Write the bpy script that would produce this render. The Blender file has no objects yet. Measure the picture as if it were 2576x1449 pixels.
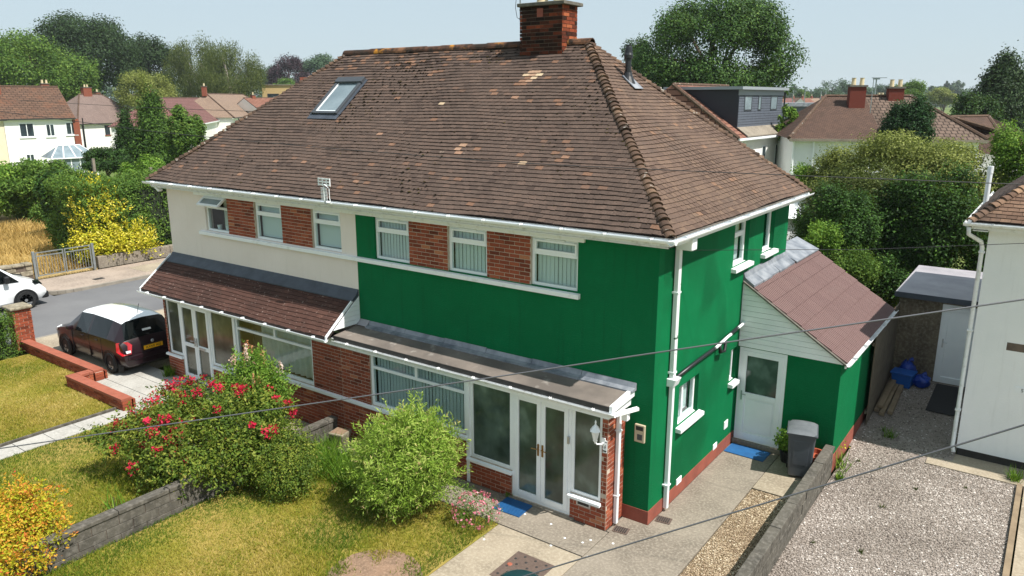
import bpy, bmesh, math, random
import numpy as np
from mathutils import Vector, Matrix
R = math.radians
rng = np.random.default_rng(7)
random.seed(7)
SC = bpy.context.scene
COL = SC.collection

# ---------------------------------------------------------------- camera
CAM = np.array([5.01, -10.93, 7.13]); YAW = R(35.78); PITCH = R(13.94); FPX = 1922.7
cam = bpy.data.cameras.new('camera'); cam_o = bpy.data.objects.new('camera', cam); COL.objects.link(cam_o)
cam_o.location = CAM; cam_o.rotation_euler = (math.pi/2 - PITCH, 0, YAW)
cam.sensor_width = 36; cam.lens = 36*FPX/2576; cam.clip_start = .1; cam.clip_end = 6000
SC.camera = cam_o
# ---------------------------------------------------------------- light
SUN_DIR = Vector((.66, .012, 1.0)).normalized()
SUN_EL = math.asin(SUN_DIR.z); SUN_AZ = math.atan2(SUN_DIR.x, SUN_DIR.y)
w = bpy.data.worlds.new('World'); SC.world = w; w.use_nodes = True
wn = w.node_tree.nodes; wl = w.node_tree.links; wn.clear()
sky = wn.new('ShaderNodeTexSky'); sky.sky_type = 'NISHITA'; sky.sun_disc = False
sky.sun_elevation = SUN_EL; sky.sun_rotation = SUN_AZ; sky.air_density = 1.0; sky.dust_density = .6; sky.ozone_density = 4.0
bg = wn.new('ShaderNodeBackground'); bg.inputs[1].default_value = .1
wo = wn.new('ShaderNodeOutputWorld'); veil = wn.new('ShaderNodeMix'); veil.data_type = 'RGBA'; veil.inputs[0].default_value = .86      # thin even summer haze over the blue
veil.inputs[7].default_value = (4.2, 5.05, 5.5, 1); wl.new(sky.outputs[0], veil.inputs[6]); wl.new(veil.outputs[2], bg.inputs[0]); wl.new(bg.outputs[0], wo.inputs[0])
sun = bpy.data.lights.new('sun', 'SUN'); sun.energy = 5.0; sun.angle = R(.6); sun.color = (1, .955, .89)
sun_o = bpy.data.objects.new('sun', sun); COL.objects.link(sun_o); sun_o.location = (8, 0, 25)
sun_o.rotation_euler = SUN_DIR.to_track_quat('Z', 'Y').to_euler()
SC.view_settings.view_transform = 'Standard'; SC.view_settings.look = 'None'
SC.view_settings.exposure = .52; SC.view_settings.gamma = 1
try: SC.view_settings.use_curve_mapping = False
except Exception: pass
SC.render.engine = 'CYCLES'
SC.cycles.use_denoising = True
SC.cycles.max_bounces = 6; SC.cycles.transparent_max_bounces = 12
SC.cycles.volume_bounces = 0

# ---------------------------------------------------------------- pixel -> place (2576 px wide picture)
def ray(u, v):
    fw = np.array([-math.sin(YAW)*math.cos(PITCH), math.cos(YAW)*math.cos(PITCH), -math.sin(PITCH)])
    rt = np.array([math.cos(YAW), math.sin(YAW), 0]); up = np.cross(rt, fw)
    return fw + rt*(u-1288)/FPX - up*(v-724.5)/FPX
def at(u, v, z):                       # where the sight line meets the level z
    d = ray(u, v); t = (z-CAM[2])/d[2]; return CAM + t*d
def atd(u, v, dist):                   # at a given forward distance
    return CAM + dist*ray(u, v)

# ---------------------------------------------------------------- materials
def lin(h):
    if isinstance(h, str):
        c = [int(h[i:i+2], 16)/255 for i in (0, 2, 4)]
        return tuple(x/12.92 if x <= .04045 else ((x+.055)/1.055)**2.4 for x in c) + (1,)
    return tuple(h) + (1,)
class NT:
    def __init__(s, name):
        s.m = bpy.data.materials.new(name); s.m.use_nodes = True; s.n = s.m.node_tree.nodes; s.l = s.m.node_tree.links
        s.n.clear(); s.out = s.n.new('ShaderNodeOutputMaterial')
    def N(s, t, **kw):
        n = s.n.new(t)
        for k, v in kw.items(): setattr(n, k, v)
        return n
    def L(s, a, b): s.l.new(a, b)
    def coord(s, kind='Object', scale=(1, 1, 1)):
        t = s.N('ShaderNodeTexCoord'); mp = s.N('ShaderNodeMapping'); mp.inputs['Scale'].default_value = scale
        s.L(t.outputs[kind], mp.inputs[0]); return mp.outputs[0]
    def noise(s, co, scale, detail=4, rough=.6):
        n = s.N('ShaderNodeTexNoise'); n.inputs['Scale'].default_value = scale; n.inputs['Detail'].default_value = detail
        n.inputs['Roughness'].default_value = rough; s.L(co, n.inputs['Vector']); return n.outputs['Fac']
    def ramp(s, fac, stops, interp='LINEAR'):
        r = s.N('ShaderNodeValToRGB'); r.color_ramp.interpolation = interp; e = r.color_ramp.elements
        while len(e) < len(stops): e.new(.5)
        for k, (p, c) in enumerate(stops): e[k].position = p; e[k].color = lin(c)
        s.L(fac, r.inputs[0]); return r.outputs[0]
    def mix(s, fac, a, b, mode='MIX'):
        m = s.N('ShaderNodeMix', data_type='RGBA', blend_type=mode)
        for sock, val in ((m.inputs[0], fac), (m.inputs[6], a), (m.inputs[7], b)):
            if hasattr(val, 'links'): s.L(val, sock)
            elif isinstance(val, (int, float)): sock.default_value = val
            else: sock.default_value = lin(val)
        return m.outputs[2]
    def attr(s, name='rnd'):
        a = s.N('ShaderNodeAttribute'); a.attribute_name = name; return a.outputs['Fac']
    def bump(s, h, strength=.3, dist=.01):
        b = s.N('ShaderNodeBump'); b.inputs['Strength'].default_value = strength; b.inputs['Distance'].default_value = dist
        s.L(h, b.inputs['Height']); return b.outputs[0]
    def bsdf(s, col, rough=.8, normal=None, metal=0, spec=.5, **kw):
        b = s.N('ShaderNodeBsdfPrincipled')
        if hasattr(col, 'links'): s.L(col, b.inputs['Base Color'])
        else: b.inputs['Base Color'].default_value = lin(col)
        if hasattr(rough, 'links'): s.L(rough, b.inputs['Roughness'])
        else: b.inputs['Roughness'].default_value = rough
        b.inputs['Metallic'].default_value = metal; b.inputs['Specular IOR Level'].default_value = spec
        for k, v in kw.items(): b.inputs[k].default_value = v
        if normal is not None: s.L(normal, b.inputs['Normal'])
        s.L(b.outputs[0], s.out.inputs[0]); return b
M = {}
def simple(name, col, rough=.6, var=None, vscale=3, bs=None, bstr=.2, bdist=.01, metal=0, spec=.5, lo=.35, hi=.7, det=5, **kw):
    t = NT(name); co = t.coord()
    c = col
    if var is not None: c = t.ramp(t.noise(co, vscale, det), [(lo, col), (hi, var)])
    nb = t.bump(t.noise(co, bs, 3), bstr, bdist) if bs else None
    t.bsdf(c, rough, nb, metal, spec, **kw); M[name] = t.m; return t.m
def two(name, c0, c1, c2, s1=2, s2=30, rough=.85, bs=60, bstr=.35, bdist=.008, spec=.3, p1=(.4, .62), p2=(.45, .75)):
    t = NT(name); co = t.coord()
    a = t.mix(t.ramp(t.noise(co, s1, 5), [(p1[0], '000000'), (p1[1], 'ffffff')]), c0, c1)
    a = t.mix(t.ramp(t.noise(co, s2, 4), [(p2[0], '000000'), (p2[1], 'ffffff')]), a, c2)
    t.bsdf(a, rough, t.bump(t.noise(co, bs, 4), bstr, bdist), 0, spec); M[name] = t.m; return t.m
def rndmat(name, stops, rough=.85, spec=.3, stain=None, sscale=1.2, slo=.55, shi=.75, bs=40, bstr=.3, bdist=.004, grain=.25, spot=None, spscale=9, splo=.66, sphi=.72):
    t = NT(name); co = t.coord()
    c = t.ramp(t.attr(), stops)
    g = t.ramp(t.noise(co, 45, 4), [(.25, '8c8c8c'), (.75, 'ffffff')])
    c = t.mix(grain*2, c, g, 'MULTIPLY')
    if stain is not None: c = t.mix(t.ramp(t.noise(co, sscale, 6, .7), [(slo, '000000'), (shi, 'ffffff')]), c, stain)
    if spot is not None: c = t.mix(t.ramp(t.noise(co, spscale, 3, .6), [(splo, '000000'), (sphi, 'ffffff')]), c, spot)
    t.bsdf(c, rough, t.bump(t.noise(co, bs, 3), bstr, bdist), 0, spec); M[name] = t.m; return t.m
def leafmat(name, stops, rough=.5, trans=.3, tint=None):
    t = NT(name); c = t.ramp(t.attr(), stops)
    b = t.bsdf(c, max(rough, .62), None, 0, .22)
    tr = t.N('ShaderNodeBsdfTranslucent'); t.L(t.mix(.45, c, tint or '7d9038'), tr.inputs[0])
    mx = t.N('ShaderNodeMixShader'); mx.inputs[0].default_value = trans
    t.L(b.outputs[0], mx.inputs[1]); t.L(tr.outputs[0], mx.inputs[2]); t.L(mx.outputs[0], t.out.inputs[0]); M[name] = t.m; return t.m
def glassmat(name, tint='dfe8e6', rough=.02, refl=1.0):
    t = NT(name); g = t.N('ShaderNodeBsdfGlossy'); g.inputs['Roughness'].default_value = rough
    tr = t.N('ShaderNodeBsdfTransparent'); tr.inputs[0].default_value = lin(tint)
    fr = t.N('ShaderNodeFresnel'); fr.inputs[0].default_value = 1.55
    mu = t.N('ShaderNodeMath', operation='MULTIPLY'); mu.inputs[1].default_value = .95*refl; mu.use_clamp = True
    ge = t.N('ShaderNodeNewGeometry'); fwd = t.N('ShaderNodeMath', operation='SUBTRACT'); fwd.inputs[0].default_value = 1; t.L(ge.outputs['Backfacing'], fwd.inputs[1])
    m2 = t.N('ShaderNodeMath', operation='MULTIPLY'); t.L(fr.outputs[0], mu.inputs[0]); t.L(mu.outputs[0], m2.inputs[0]); t.L(fwd.outputs[0], m2.inputs[1])     # the pane's inner face must not mirror
    mx = t.N('ShaderNodeMixShader'); t.L(m2.outputs[0], mx.inputs[0])
    t.L(tr.outputs[0], mx.inputs[1]); t.L(g.outputs[0], mx.inputs[2]); t.L(mx.outputs[0], t.out.inputs[0]); M[name] = t.m; return t.m

# ---------------------------------------------------------------- mesh helpers
BOXF = [(0, 3, 2, 1), (4, 5, 6, 7), (0, 1, 5, 4), (1, 2, 6, 5), (2, 3, 7, 6), (3, 0, 4, 7)]
WORLD = set()                                         # things whose parts are written in world coordinates
def finish(o, parent, smooth=False, bevel=0, kind=None):
    COL.objects.link(o)
    if parent is not None:
        o.parent = parent
        if parent.name in WORLD: o.matrix_parent_inverse = Matrix.Translation(-parent.location)
    if smooth:
        o.data.polygons.foreach_set('use_smooth', [True]*len(o.data.polygons))
    if bevel:
        b = o.modifiers.new('bevel', 'BEVEL'); b.width = bevel; b.segments = 2; b.limit_method = 'ANGLE'; b.angle_limit = R(40)
    if kind: o['kind'] = kind
    return o
def tag(o, label, cat, group=None, kind=None):
    o['label'] = label; o['category'] = cat
    if group: o['group'] = group
    if kind: o['kind'] = kind
    return o
def thing(name, label, cat, loc=(0, 0, 0), rz=0, group=None, world=False):
    o = bpy.data.objects.new(name, None); COL.objects.link(o); o.empty_display_size = .2
    o.location = [float(c) for c in loc]; o.rotation_euler = (0, 0, rz); tag(o, label, cat, group)
    if world: WORLD.add(o.name)
    return o
class MB:
    def __init__(s): s.v = []; s.f = []; s.r = []
    def add(s, V, F, r=.5):
        n = len(s.v); s.v += [tuple(float(c) for c in p) for p in V]; s.f += [tuple(i+n for i in f) for f in F]; s.r += [r]*len(F); return s
    def box(s, x0, x1, y0, y1, z0, z1, r=.5):
        x0, x1 = min(x0, x1), max(x0, x1); y0, y1 = min(y0, y1), max(y0, y1); z0, z1 = min(z0, z1), max(z0, z1)
        return s.add([(x0, y0, z0), (x1, y0, z0), (x1, y1, z0), (x0, y1, z0), (x0, y0, z1), (x1, y0, z1), (x1, y1, z1), (x0, y1, z1)], BOXF, r)
    def bar(s, p0, p1, wd, ht, up=(0, 0, 1), r=.5):   # box beam from p0 to p1
        p0, p1 = Vector(p0), Vector(p1); d = (p1-p0).normalized(); up = Vector(up); sd = d.cross(up).normalized()*wd/2; u = sd.cross(d).normalized()*ht/2
        return s.add([p0-sd-u, p0+sd-u, p1+sd-u, p1-sd-u, p0-sd+u, p0+sd+u, p1+sd+u, p1-sd+u], BOXF, r)
    def tube(s, pts, rad, n=8, r=.5, cap=True):
        pts = [Vector(p) for p in pts]; rad = rad if isinstance(rad, (list, tuple)) else [rad]*len(pts); V = []; F = []
        d0 = (pts[1]-pts[0]).normalized(); a = d0.orthogonal().normalized()
        for i, p in enumerate(pts):
            d = ((pts[min(i+1, len(pts)-1)]-pts[max(i-1, 0)])).normalized(); a = (a-d*a.dot(d)).normalized(); b = d.cross(a)
            for k in range(n): t = 2*math.pi*k/n; V.append(p+(a*math.cos(t)+b*math.sin(t))*rad[i])
        for i in range(len(pts)-1):
            for k in range(n): F.append((i*n+k, i*n+(k+1) % n, (i+1)*n+(k+1) % n, (i+1)*n+k))
        if cap: F.append(tuple(range(n-1, -1, -1))); F.append(tuple(range((len(pts)-1)*n, len(pts)*n)))
        return s.add(V, F, r)
    def lathe(s, prof, c=(0, 0, 0), n=16, r=.5):       # prof: (radius, z)
        V = []; F = []
        for (q, z) in prof:
            for k in range(n): t = 2*math.pi*k/n; V.append((c[0]+q*math.cos(t), c[1]+q*math.sin(t), c[2]+z))
        for i in range(len(prof)-1):
            for k in range(n): F.append((i*n+k, i*n+(k+1) % n, (i+1)*n+(k+1) % n, (i+1)*n+k))
        F.append(tuple(range(n-1, -1, -1))); F.append(tuple(range((len(prof)-1)*n, len(prof)*n)))
        return s.add(V, F, r)
    def prism(s, poly, dvec, r=.5):                    # poly: 3-D points, pushed along dvec
        n = len(poly); P = [Vector(p) for p in poly]; D = Vector(dvec)
        F = [tuple(range(n-1, -1, -1)), tuple(range(n, 2*n))]+[(i, (i+1) % n, n+(i+1) % n, n+i) for i in range(n)]
        return s.add(P+[p+D for p in P], F, r)
    def build(s, name, mat, parent=None, smooth=False, bevel=0, kind=None, fix=True):
        me = bpy.data.meshes.new(name); me.from_pydata(s.v, [], s.f)
        if fix:
            bm = bmesh.new(); bm.from_mesh(me); bmesh.ops.recalc_face_normals(bm, faces=bm.faces); bm.to_mesh(me); bm.free()
        a = me.attributes.new('rnd', 'FLOAT', 'FACE'); a.data.foreach_set('value', np.array(s.r, dtype=np.float32))
        me.materials.append(M[mat]); me.update()
        return finish(bpy.data.objects.new(name, me), parent, smooth, bevel, kind)
def npbuild(name, V, F, rnd, mat, parent=None, kind=None, smooth=False):
    V = np.asarray(V, dtype=np.float32).reshape(-1, 3); F = np.asarray(F, dtype=np.int32); k = F.shape[1]
    me = bpy.data.meshes.new(name); me.vertices.add(len(V)); me.vertices.foreach_set('co', V.ravel())
    me.loops.add(F.size); me.loops.foreach_set('vertex_index', F.ravel()); me.polygons.add(len(F))
    me.polygons.foreach_set('loop_start', np.arange(len(F), dtype=np.int32)*k)
    a = me.attributes.new('rnd', 'FLOAT', 'FACE'); a.data.foreach_set('value', np.asarray(rnd, dtype=np.float32))
    me.materials.append(M[mat]); me.update(calc_edges=True)
    if not smooth: me.shade_flat()
    return finish(bpy.data.objects.new(name, me), parent, smooth, 0, kind)
BF = np.array(BOXF)
def boxes_np(B, rnd, edge=None):
    """B (n,8,3) boxes -> verts, faces, face values; edge: value for the sides"""
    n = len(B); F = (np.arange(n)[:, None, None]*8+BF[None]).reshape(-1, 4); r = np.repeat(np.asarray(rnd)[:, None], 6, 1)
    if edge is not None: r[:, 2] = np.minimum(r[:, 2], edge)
    return B.reshape(-1, 3), F, r.ravel()
def pieces(B, rnd, mat, name, parent, limit, edge=None, stuffname=None):
    """the pieces that show largest become objects, the rest one joined part"""
    B = np.asarray(B); rnd = np.asarray(rnd); d = np.linalg.norm(B.mean(1)-CAM, axis=1); order = np.argsort(d)
    for i in order[:limit]:
        V, F, r = boxes_np(B[i:i+1], rnd[i:i+1], edge); npbuild(name, V, F, r, mat, parent)
    rest = order[limit:]
    if len(rest):
        V, F, r = boxes_np(B[rest], rnd[rest], edge); npbuild(stuffname or name+'s', V, F, r, mat, parent, kind='stuff')
def text_mesh(name, s, size, mat, parent, loc, rot, extr=.002, align='CENTER', sx=1):
    cu = bpy.data.curves.new(name, 'FONT'); cu.body = s; cu.size = size; cu.extrude = extr; cu.align_x = align; cu.align_y = 'CENTER'; cu.resolution_u = 2
    o = bpy.data.objects.new(name, cu); COL.objects.link(o); dg = bpy.context.evaluated_depsgraph_get()
    me = bpy.data.meshes.new_from_object(o.evaluated_get(dg)); bpy.data.objects.remove(o); bpy.data.curves.remove(cu)
    me.materials.clear(); me.materials.append(M[mat]); me.transform(Matrix.Translation(loc) @ rot.to_4x4() @ Matrix.Diagonal((sx, 1, 1, 1)))
    return finish(bpy.data.objects.new(name, me), parent)
# ---------------------------------------------------------------- the materials of the place
def render_mat(name, base, alt, dash=None, bstr=.5, dirt='6d6a58', streak=.0, fade=None, spec=.3):
    t = NT(name); co = t.coord(); cz = t.coord(scale=(9, 9, .55))
    c = t.ramp(t.noise(co, .8, 6, .65), [(.3, base), (.72, alt)])
    if fade: c = t.mix(t.ramp(t.noise(co, 2.3, 5, .7), [(.5, '000000'), (.8, 'a0a0a0')]), c, fade)
    if streak: c = t.mix(t.ramp(t.noise(cz, 1.0, 4, .6), [(.58, '000000'), (.85, 'ffffff')]), c, dirt) if streak >= 1 else t.mix(t.ramp(t.noise(cz, 1.0, 4, .6), [(.56, '000000'), (.9, '%02x%02x%02x' % ((int(255*streak),)*3))]), c, dirt)
    n1 = t.noise(co, 30, 5, .75)
    if dash:                                            # a patch of rough pebbledash under the paint
        m = t.ramp(t.noise(co, .75, 2, .4), [(.46, '303030'), (.6, 'ffffff')]); mm = t.N('ShaderNodeMath', operation='MULTIPLY'); t.L(t.noise(co, 55, 3, .8), mm.inputs[0]); t.L(m, mm.inputs[1]); n1 = mm.outputs[0]
    nb = t.bump(n1, bstr, .014 if not dash else .03)
    t.bsdf(c, .75, nb, 0, spec); M[name] = t.m
render_mat('green_paint', '046a3e', '036138', bstr=.9, dirt='0c4026', streak=.8, fade='10784c', spec=.12)
render_mat('green_dash', '046a3e', '036138', bstr=1.0, dirt='0c4026', streak=.6, fade='10784c', spec=.12, dash=True)
render_mat('cream_paint', 'e8ddd5', 'dfd3ca', bstr=.35, dirt='8f8674', streak=.5)
render_mat('white_render', 'eceeee', 'e0e3e4', bstr=.5, dirt='8d8d86', streak=.55)
render_mat('far_white', 'efeeea', 'e4e2dc', bstr=.1)
render_mat('far_cream', 'ddd2ba', 'd2c6ac', bstr=.1)
two('old_render', '6e6353', '544b40', '8d8371', 2.5, 14, .9, 30, .6, .02)
simple('plinth_red', '94503f', .8, '7d4336', 3, 40, .4, .01)
simple('upvc', 'f0f3f4', .32, 'e6eaec', 2.0, spec=.5)
simple('upvc_dirty', 'e3e5e5', .45, 'bcbcb7', 9, spec=.45, lo=.5, hi=.78)
simple('white_paint', 'eceeee', .5, 'cdccc6', 7, 30, .15, .004, lo=.55, hi=.85)
simple('pipe_peel', 'dfe2e2', .5, '20452f', 6, lo=.66, hi=.68)
simple('lead', '90949a', .55, '646a73', 3.5, 20, .25, .01, metal=.1, lo=.35, hi=.65)
simple('lead_dark', '474e59', .62, '363c46', 3, 18, .3, .01)
two('felt_roof', '786f67', '635c56', '9c968f', 1.1, 3.0, .9, 120, .5, .004, p2=(.6, .78))
simple('felt_grey', 'a39fa3', .7, '8c898e', 1.4, 120, .4, .003)
simple('black_edge', '33312f', .8, '24221f', 6)
simple('black_plastic', '17181a', .45)
simple('rubber', '121314', .7, '1c1d1e', 20)
simple('dark_frame', '3d4146', .4)
simple('blind', 'd3dddd', .7)
simple('hedge_core', '1c2612', .95)
simple('curtain', 'c9cdc4', .8, 'aeb4aa', 4)
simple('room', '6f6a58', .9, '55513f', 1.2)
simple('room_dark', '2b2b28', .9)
simple('brass', 'a07c46', .35, metal=.9)
simple('steel', 'b9bcbf', .35, metal=.8)
simple('cream_plastic', 'b9ad92', .5)
simple('flue_black', '202226', .4)
simple('pot', 'd6c7a2', .8, 'b7a684', 6)
simple('concrete_cap', '6f6b62', .9, '4e4a43', 7, 40, .4, .01)
simple('mat_blue', '1a5c92', .7, '174f80', 5, 220, .5, .004)
simple('mat_dark', '2c2b2c', .9, '242324', 20, 200, .6, .004)
simple('mat_brown', '63534a', .95, '54463e', 20, 200, .6, .004)
simple('bin_grey', '4b5056', .45, '43484d', 4)
simple('bin_lid', '5e6266', .35, '73777a', 3)
simple('terracotta', 'b0573a', .75, '96492f', 8)
simple('sack_blue', '123fa0', .3, '0c2f80', 6, 14, .8, .03)
simple('box_blue', '1657a6', .4)
simple('teal_lid', '14393c', .35, '0f2c2f', 5)
simple('cable', '2a2a2c', .6)
simple('cable_grey', '5d5d62', .6)
simple('wood', '8c7a62', .85, '6f5f4b', 3, 40, .4, .004)
simple('fence_wood', '6e6354', .9, '584e42', 4, 60, .4, .004)
simple('fence_grey', '857f73', .9, '6d685d', 4, 60, .4, .004)
simple('galv', '9aa1a3', .45, '858c8e', 6, metal=.6)
simple('slate_clad', '5c626d', .6, '545a64', 4)
simple('navy_clad', '1d212b', .6, '1a1d26', 4)
simple('grey_trim', '8f959b', .5)
simple('school_brick', 'c8ad7c', .9, 'b59a6c', 8)
simple('glass_far', '1d2429', .12, '39464c', .8, spec=.6)
simple('glass_far_light', '66757c', .15, '8c9aa0', .8, spec=.6)
simple('green_panel', '3d7d68', .6)
simple('mortar', 'c2b3a2', .95, 'a99a8a', 6, 60, .4, .004)
simple('mortar_dark', '6c5f54', .95, '544a41', 6, 60, .4, .004)
simple('underlay', '2c211c', .95)
simple('tarmac', '6d6d6e', .9, '5e5e60', .5, 160, .5, .004, det=8)
simple('kerb', '8d867b', .9, '7a7369', 3, 60, .4, .006)
two('concrete', '857c6f', '6d655a', '9c9385', .9, 22, .92, 140, .45, .004)
two('concrete_pale', '9c907d', '857a69', 'ada28f', 1.1, 20, .92, 110, .4, .004)
two('pavement_pink', '9c8d80', '877a6f', 'aa9c8e', 1.2, 12, .92, 90, .3, .004)
two('slab_grey', 'a8a59e', '96938c', 'b7b4ad', 1.5, 18, .9, 120, .3, .003)
simple('slab_gap', '49463f', .95)
two('block', '5a564e', '46433d', '77726a', 3, 12, .95, 50, .6, .012)
two('stone', '8d8471', '6f6757', 'a49b88', 4, 9, .95, 30, .7, .02)
simple('coping_red', '9c5843', .8, '8a4c39', 4, 60, .3, .004)
two('soil', '8a705c', '75604f', '9c826c', 3, 20, 1, 40, .7, .02)
two('dry_ground', 'b39a67', '9d8656', 'c6ad78', .8, 6, 1, 30, .7, .03)
two('lawn_base', '86802f', 'a08c4a', '6c7226', .55, 5, 1, 90, .8, .02, p1=(.42, .6), p2=(.5, .7))
two('field', '55662e', '6e7a3c', '48592a', .05, .4, 1, 3, .5, .05)
two('gravel_bed', '958a81', '857a71', 'aba097', 3, 60, 1, 90, 1, .02)
two('gravel_bed_brown', '7d6a50', '685740', '9a8465', 4, 60, 1, 90, 1, .02)
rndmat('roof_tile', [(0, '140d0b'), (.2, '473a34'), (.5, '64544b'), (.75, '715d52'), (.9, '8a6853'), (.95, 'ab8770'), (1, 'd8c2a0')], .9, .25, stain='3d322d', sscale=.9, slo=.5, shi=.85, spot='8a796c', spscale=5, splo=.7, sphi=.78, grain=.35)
rndmat('roof_tile_side', [(0, '1f1511'), (.2, '54433a'), (.5, '6e5a4e'), (.75, '7b6555'), (.9, '8b6c57'), (1, 'a5805f')], .9, .25, stain='52463e', sscale=1.3, slo=.5, shi=.82, grain=.35)
rndmat('hip_tile', [(0, '40332b'), (.4, '5b483c'), (.7, '6e5848'), (1, '806753')], .9, .25, stain='3a302a', sscale=3, slo=.5, shi=.75, spot='a09b92', spscale=8, splo=.63, sphi=.7)
rndmat('ridge_tile', [(0, '4a3529'), (.5, '6b4a3a'), (1, '8a6247')], .9, .25, stain='2f2721', sscale=5, slo=.42, shi=.6, spot='b0782c', spscale=3.2, splo=.58, sphi=.68)
rndmat('porch_tile', [(0, '241915'), (.2, '4a332c'), (.6, '563c34'), (1, '65473d')], .9, .25, stain='3b2a25', sscale=.9, slo=.5, shi=.7, spot='8d7b72', spscale=16, splo=.64, sphi=.7)
rndmat('pink_tile', [(0, '3a2a29'), (.3, '5f4a48'), (.5, '7a615e'), (1, '8a706b')], .85, .3, stain='6c5a56', sscale=3, slo=.55, shi=.8)
rndmat('neighbour_tile', [(0, '2e231d'), (.2, '5f4a3d'), (.5, '7b6150'), (.75, '8d715c'), (1, 'a3846a')], .9, .25, stain='463b34', sscale=2.2, slo=.5, shi=.75)
rndmat('brick', [(0, '6b3524'), (.35, '8f4832'), (.7, 'a3553c'), (.9, 'b06244'), (1, 'bd7b58')], .9, .25, stain='6a3d2f', sscale=2.5, slo=.6, shi=.85)
rndmat('brick_soot', [(0, '241814'), (.35, '3d241b'), (.6, '6b3524'), (.85, '94492f'), (1, 'ad6240')], .95, .2, stain='1f1713', sscale=5, slo=.55, shi=.75)
rndmat('brick_far', [(0, '7d4535'), (.5, '8f5340'), (1, 'a5654e')], .9, .25)
rndmat('gravel_grey', [(0, '5a514b'), (.3, '83796f'), (.6, '9d938a'), (.85, 'b5aba2'), (1, 'ddd6ce')], .9, .3, grain=.1)
rndmat('gravel_brown', [(0, '63503a'), (.4, '94806a'), (.7, 'b3a184'), (1, 'dccfb6')], .9, .3, grain=.1)
rndmat('moss', [(0, '1e1a14'), (.6, '2c2619'), (1, '4a4222')], 1, .1, grain=.1)
# foliage
leafmat('grass', [(0, '3c5a12'), (.25, '5e7518'), (.5, '8a8528'), (.72, 'ad9a4a'), (1, 'cab777')], .7, .3, '8c9a30')
leafmat('grass_green', [(0, '3b6416'), (.5, '5c8422'), (1, '86a03a')], .6, .35)
leafmat('grass_dry', [(0, '9a7f48'), (.5, 'b89a5c'), (1, 'd2b676')], .8, .25)
leafmat('leaf_weigela', [(0, '2f4417'), (.4, '546c24'), (.7, '75822e'), (.92, '8f9440'), (1, '7d5230')], .5, .25)
leafmat('petal_red', [(0, '8e0d28'), (.5, 'b81536'), (1, 'd63c58')], .5, .2, 'b81c3c')
leafmat('petal_pink', [(0, 'c4566e'), (.5, 'd97f90'), (1, 'eab2b6')], .5, .25, 'e08a9a')
leafmat('spire_pale', [(0, 'b5764c'), (.4, 'd0a07c'), (1, 'ead6cc')], .6, .2, 'd8b090')
leafmat('leaf_willow', [(0, '54741f'), (.5, '82a038'), (.85, 'adbd60'), (1, 'cfae84')], .5, .3)
leafmat('leaf_orange', [(0, '77901f'), (.4, 'b0b02c'), (.62, 'cda236'), (.85, 'cc7636'), (1, 'b04a30')], .5, .3, 'c0b030')
leafmat('leaf_yellow', [(0, '5f7a1c'), (.3, 'a5a824'), (.65, 'd6c838'), (1, 'ece27c')], .5, .25, 'c8c030')
leafmat('leaf_mid', [(0, '2f4a1a'), (.5, '4f6f28'), (1, '7d9540')], .5, .3)
leafmat('leaf_bright', [(0, '3d5f1c'), (.5, '648a2e'), (1, '98b34c')], .5, .35)
leafmat('leaf_dark', [(0, '17290f'), (.5, '294518'), (1, '476829')], .55, .18)
leafmat('leaf_oak', [(0, '16270f'), (.5, '263c1b'), (1, '42592c')], .6, .12)
leafmat('leaf_maple', [(0, '1a3012'), (.5, '30501c'), (.9, '567430'), (1, '768c42')], .55, .18)
leafmat('leaf_olive', [(0, '4a5326'), (.5, '78813c'), (1, 'a5aa62')], .55, .3)
leafmat('leaf_birch', [(0, '333e1b'), (.5, '4d5a29'), (1, '737a42')], .55, .22)
leafmat('leaf_yew', [(0, '0f2610'), (.5, '1b3918'), (1, '305627')], .65, .1)
leafmat('leaf_cypress', [(0, '1f3614'), (.5, '3a581d'), (1, '668530')], .6, .18)
leafmat('leaf_copper', [(0, '271a1f'), (.5, '3a2830'), (1, '55404a')], .6, .15, '5a3038')
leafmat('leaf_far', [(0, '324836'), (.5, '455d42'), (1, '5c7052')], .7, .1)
leafmat('leaf_shade', [(0, '16290d'), (.5, '2b491a'), (.85, '486e28'), (1, '739a40')], .5, .22)
two('bark', '5b4f42', '443a30', '776b5c', 6, 20, .95, 25, .8, .03)
simple('bark_pale', 'a59c8e', .9, '7d7468', 6)
glassmat('glass', 'f3f8f7', .015, 1.25)
glassmat('glass_green', 'eaf0f0', .02, 1.25)
def frosted(name, a, b, c, rough=.12):
    t = NT(name); co = t.coord(scale=(1.2, 1.2, .9))
    col = t.ramp(t.noise(co, 1.7, 3, .5), [(.3, a), (.55, b), (.75, c)])
    t.bsdf(col, rough, t.bump(t.noise(co, 90, 2), .05, .002), 0, .7); M[name] = t.m
frosted('porch_glass', '2c3a36', '55665f', '86968f')
frosted('porch_glass_left', '34362b', '55574a', '78786a')
frosted('door_glass', '23302c', '43524b', '6f8078')
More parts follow.
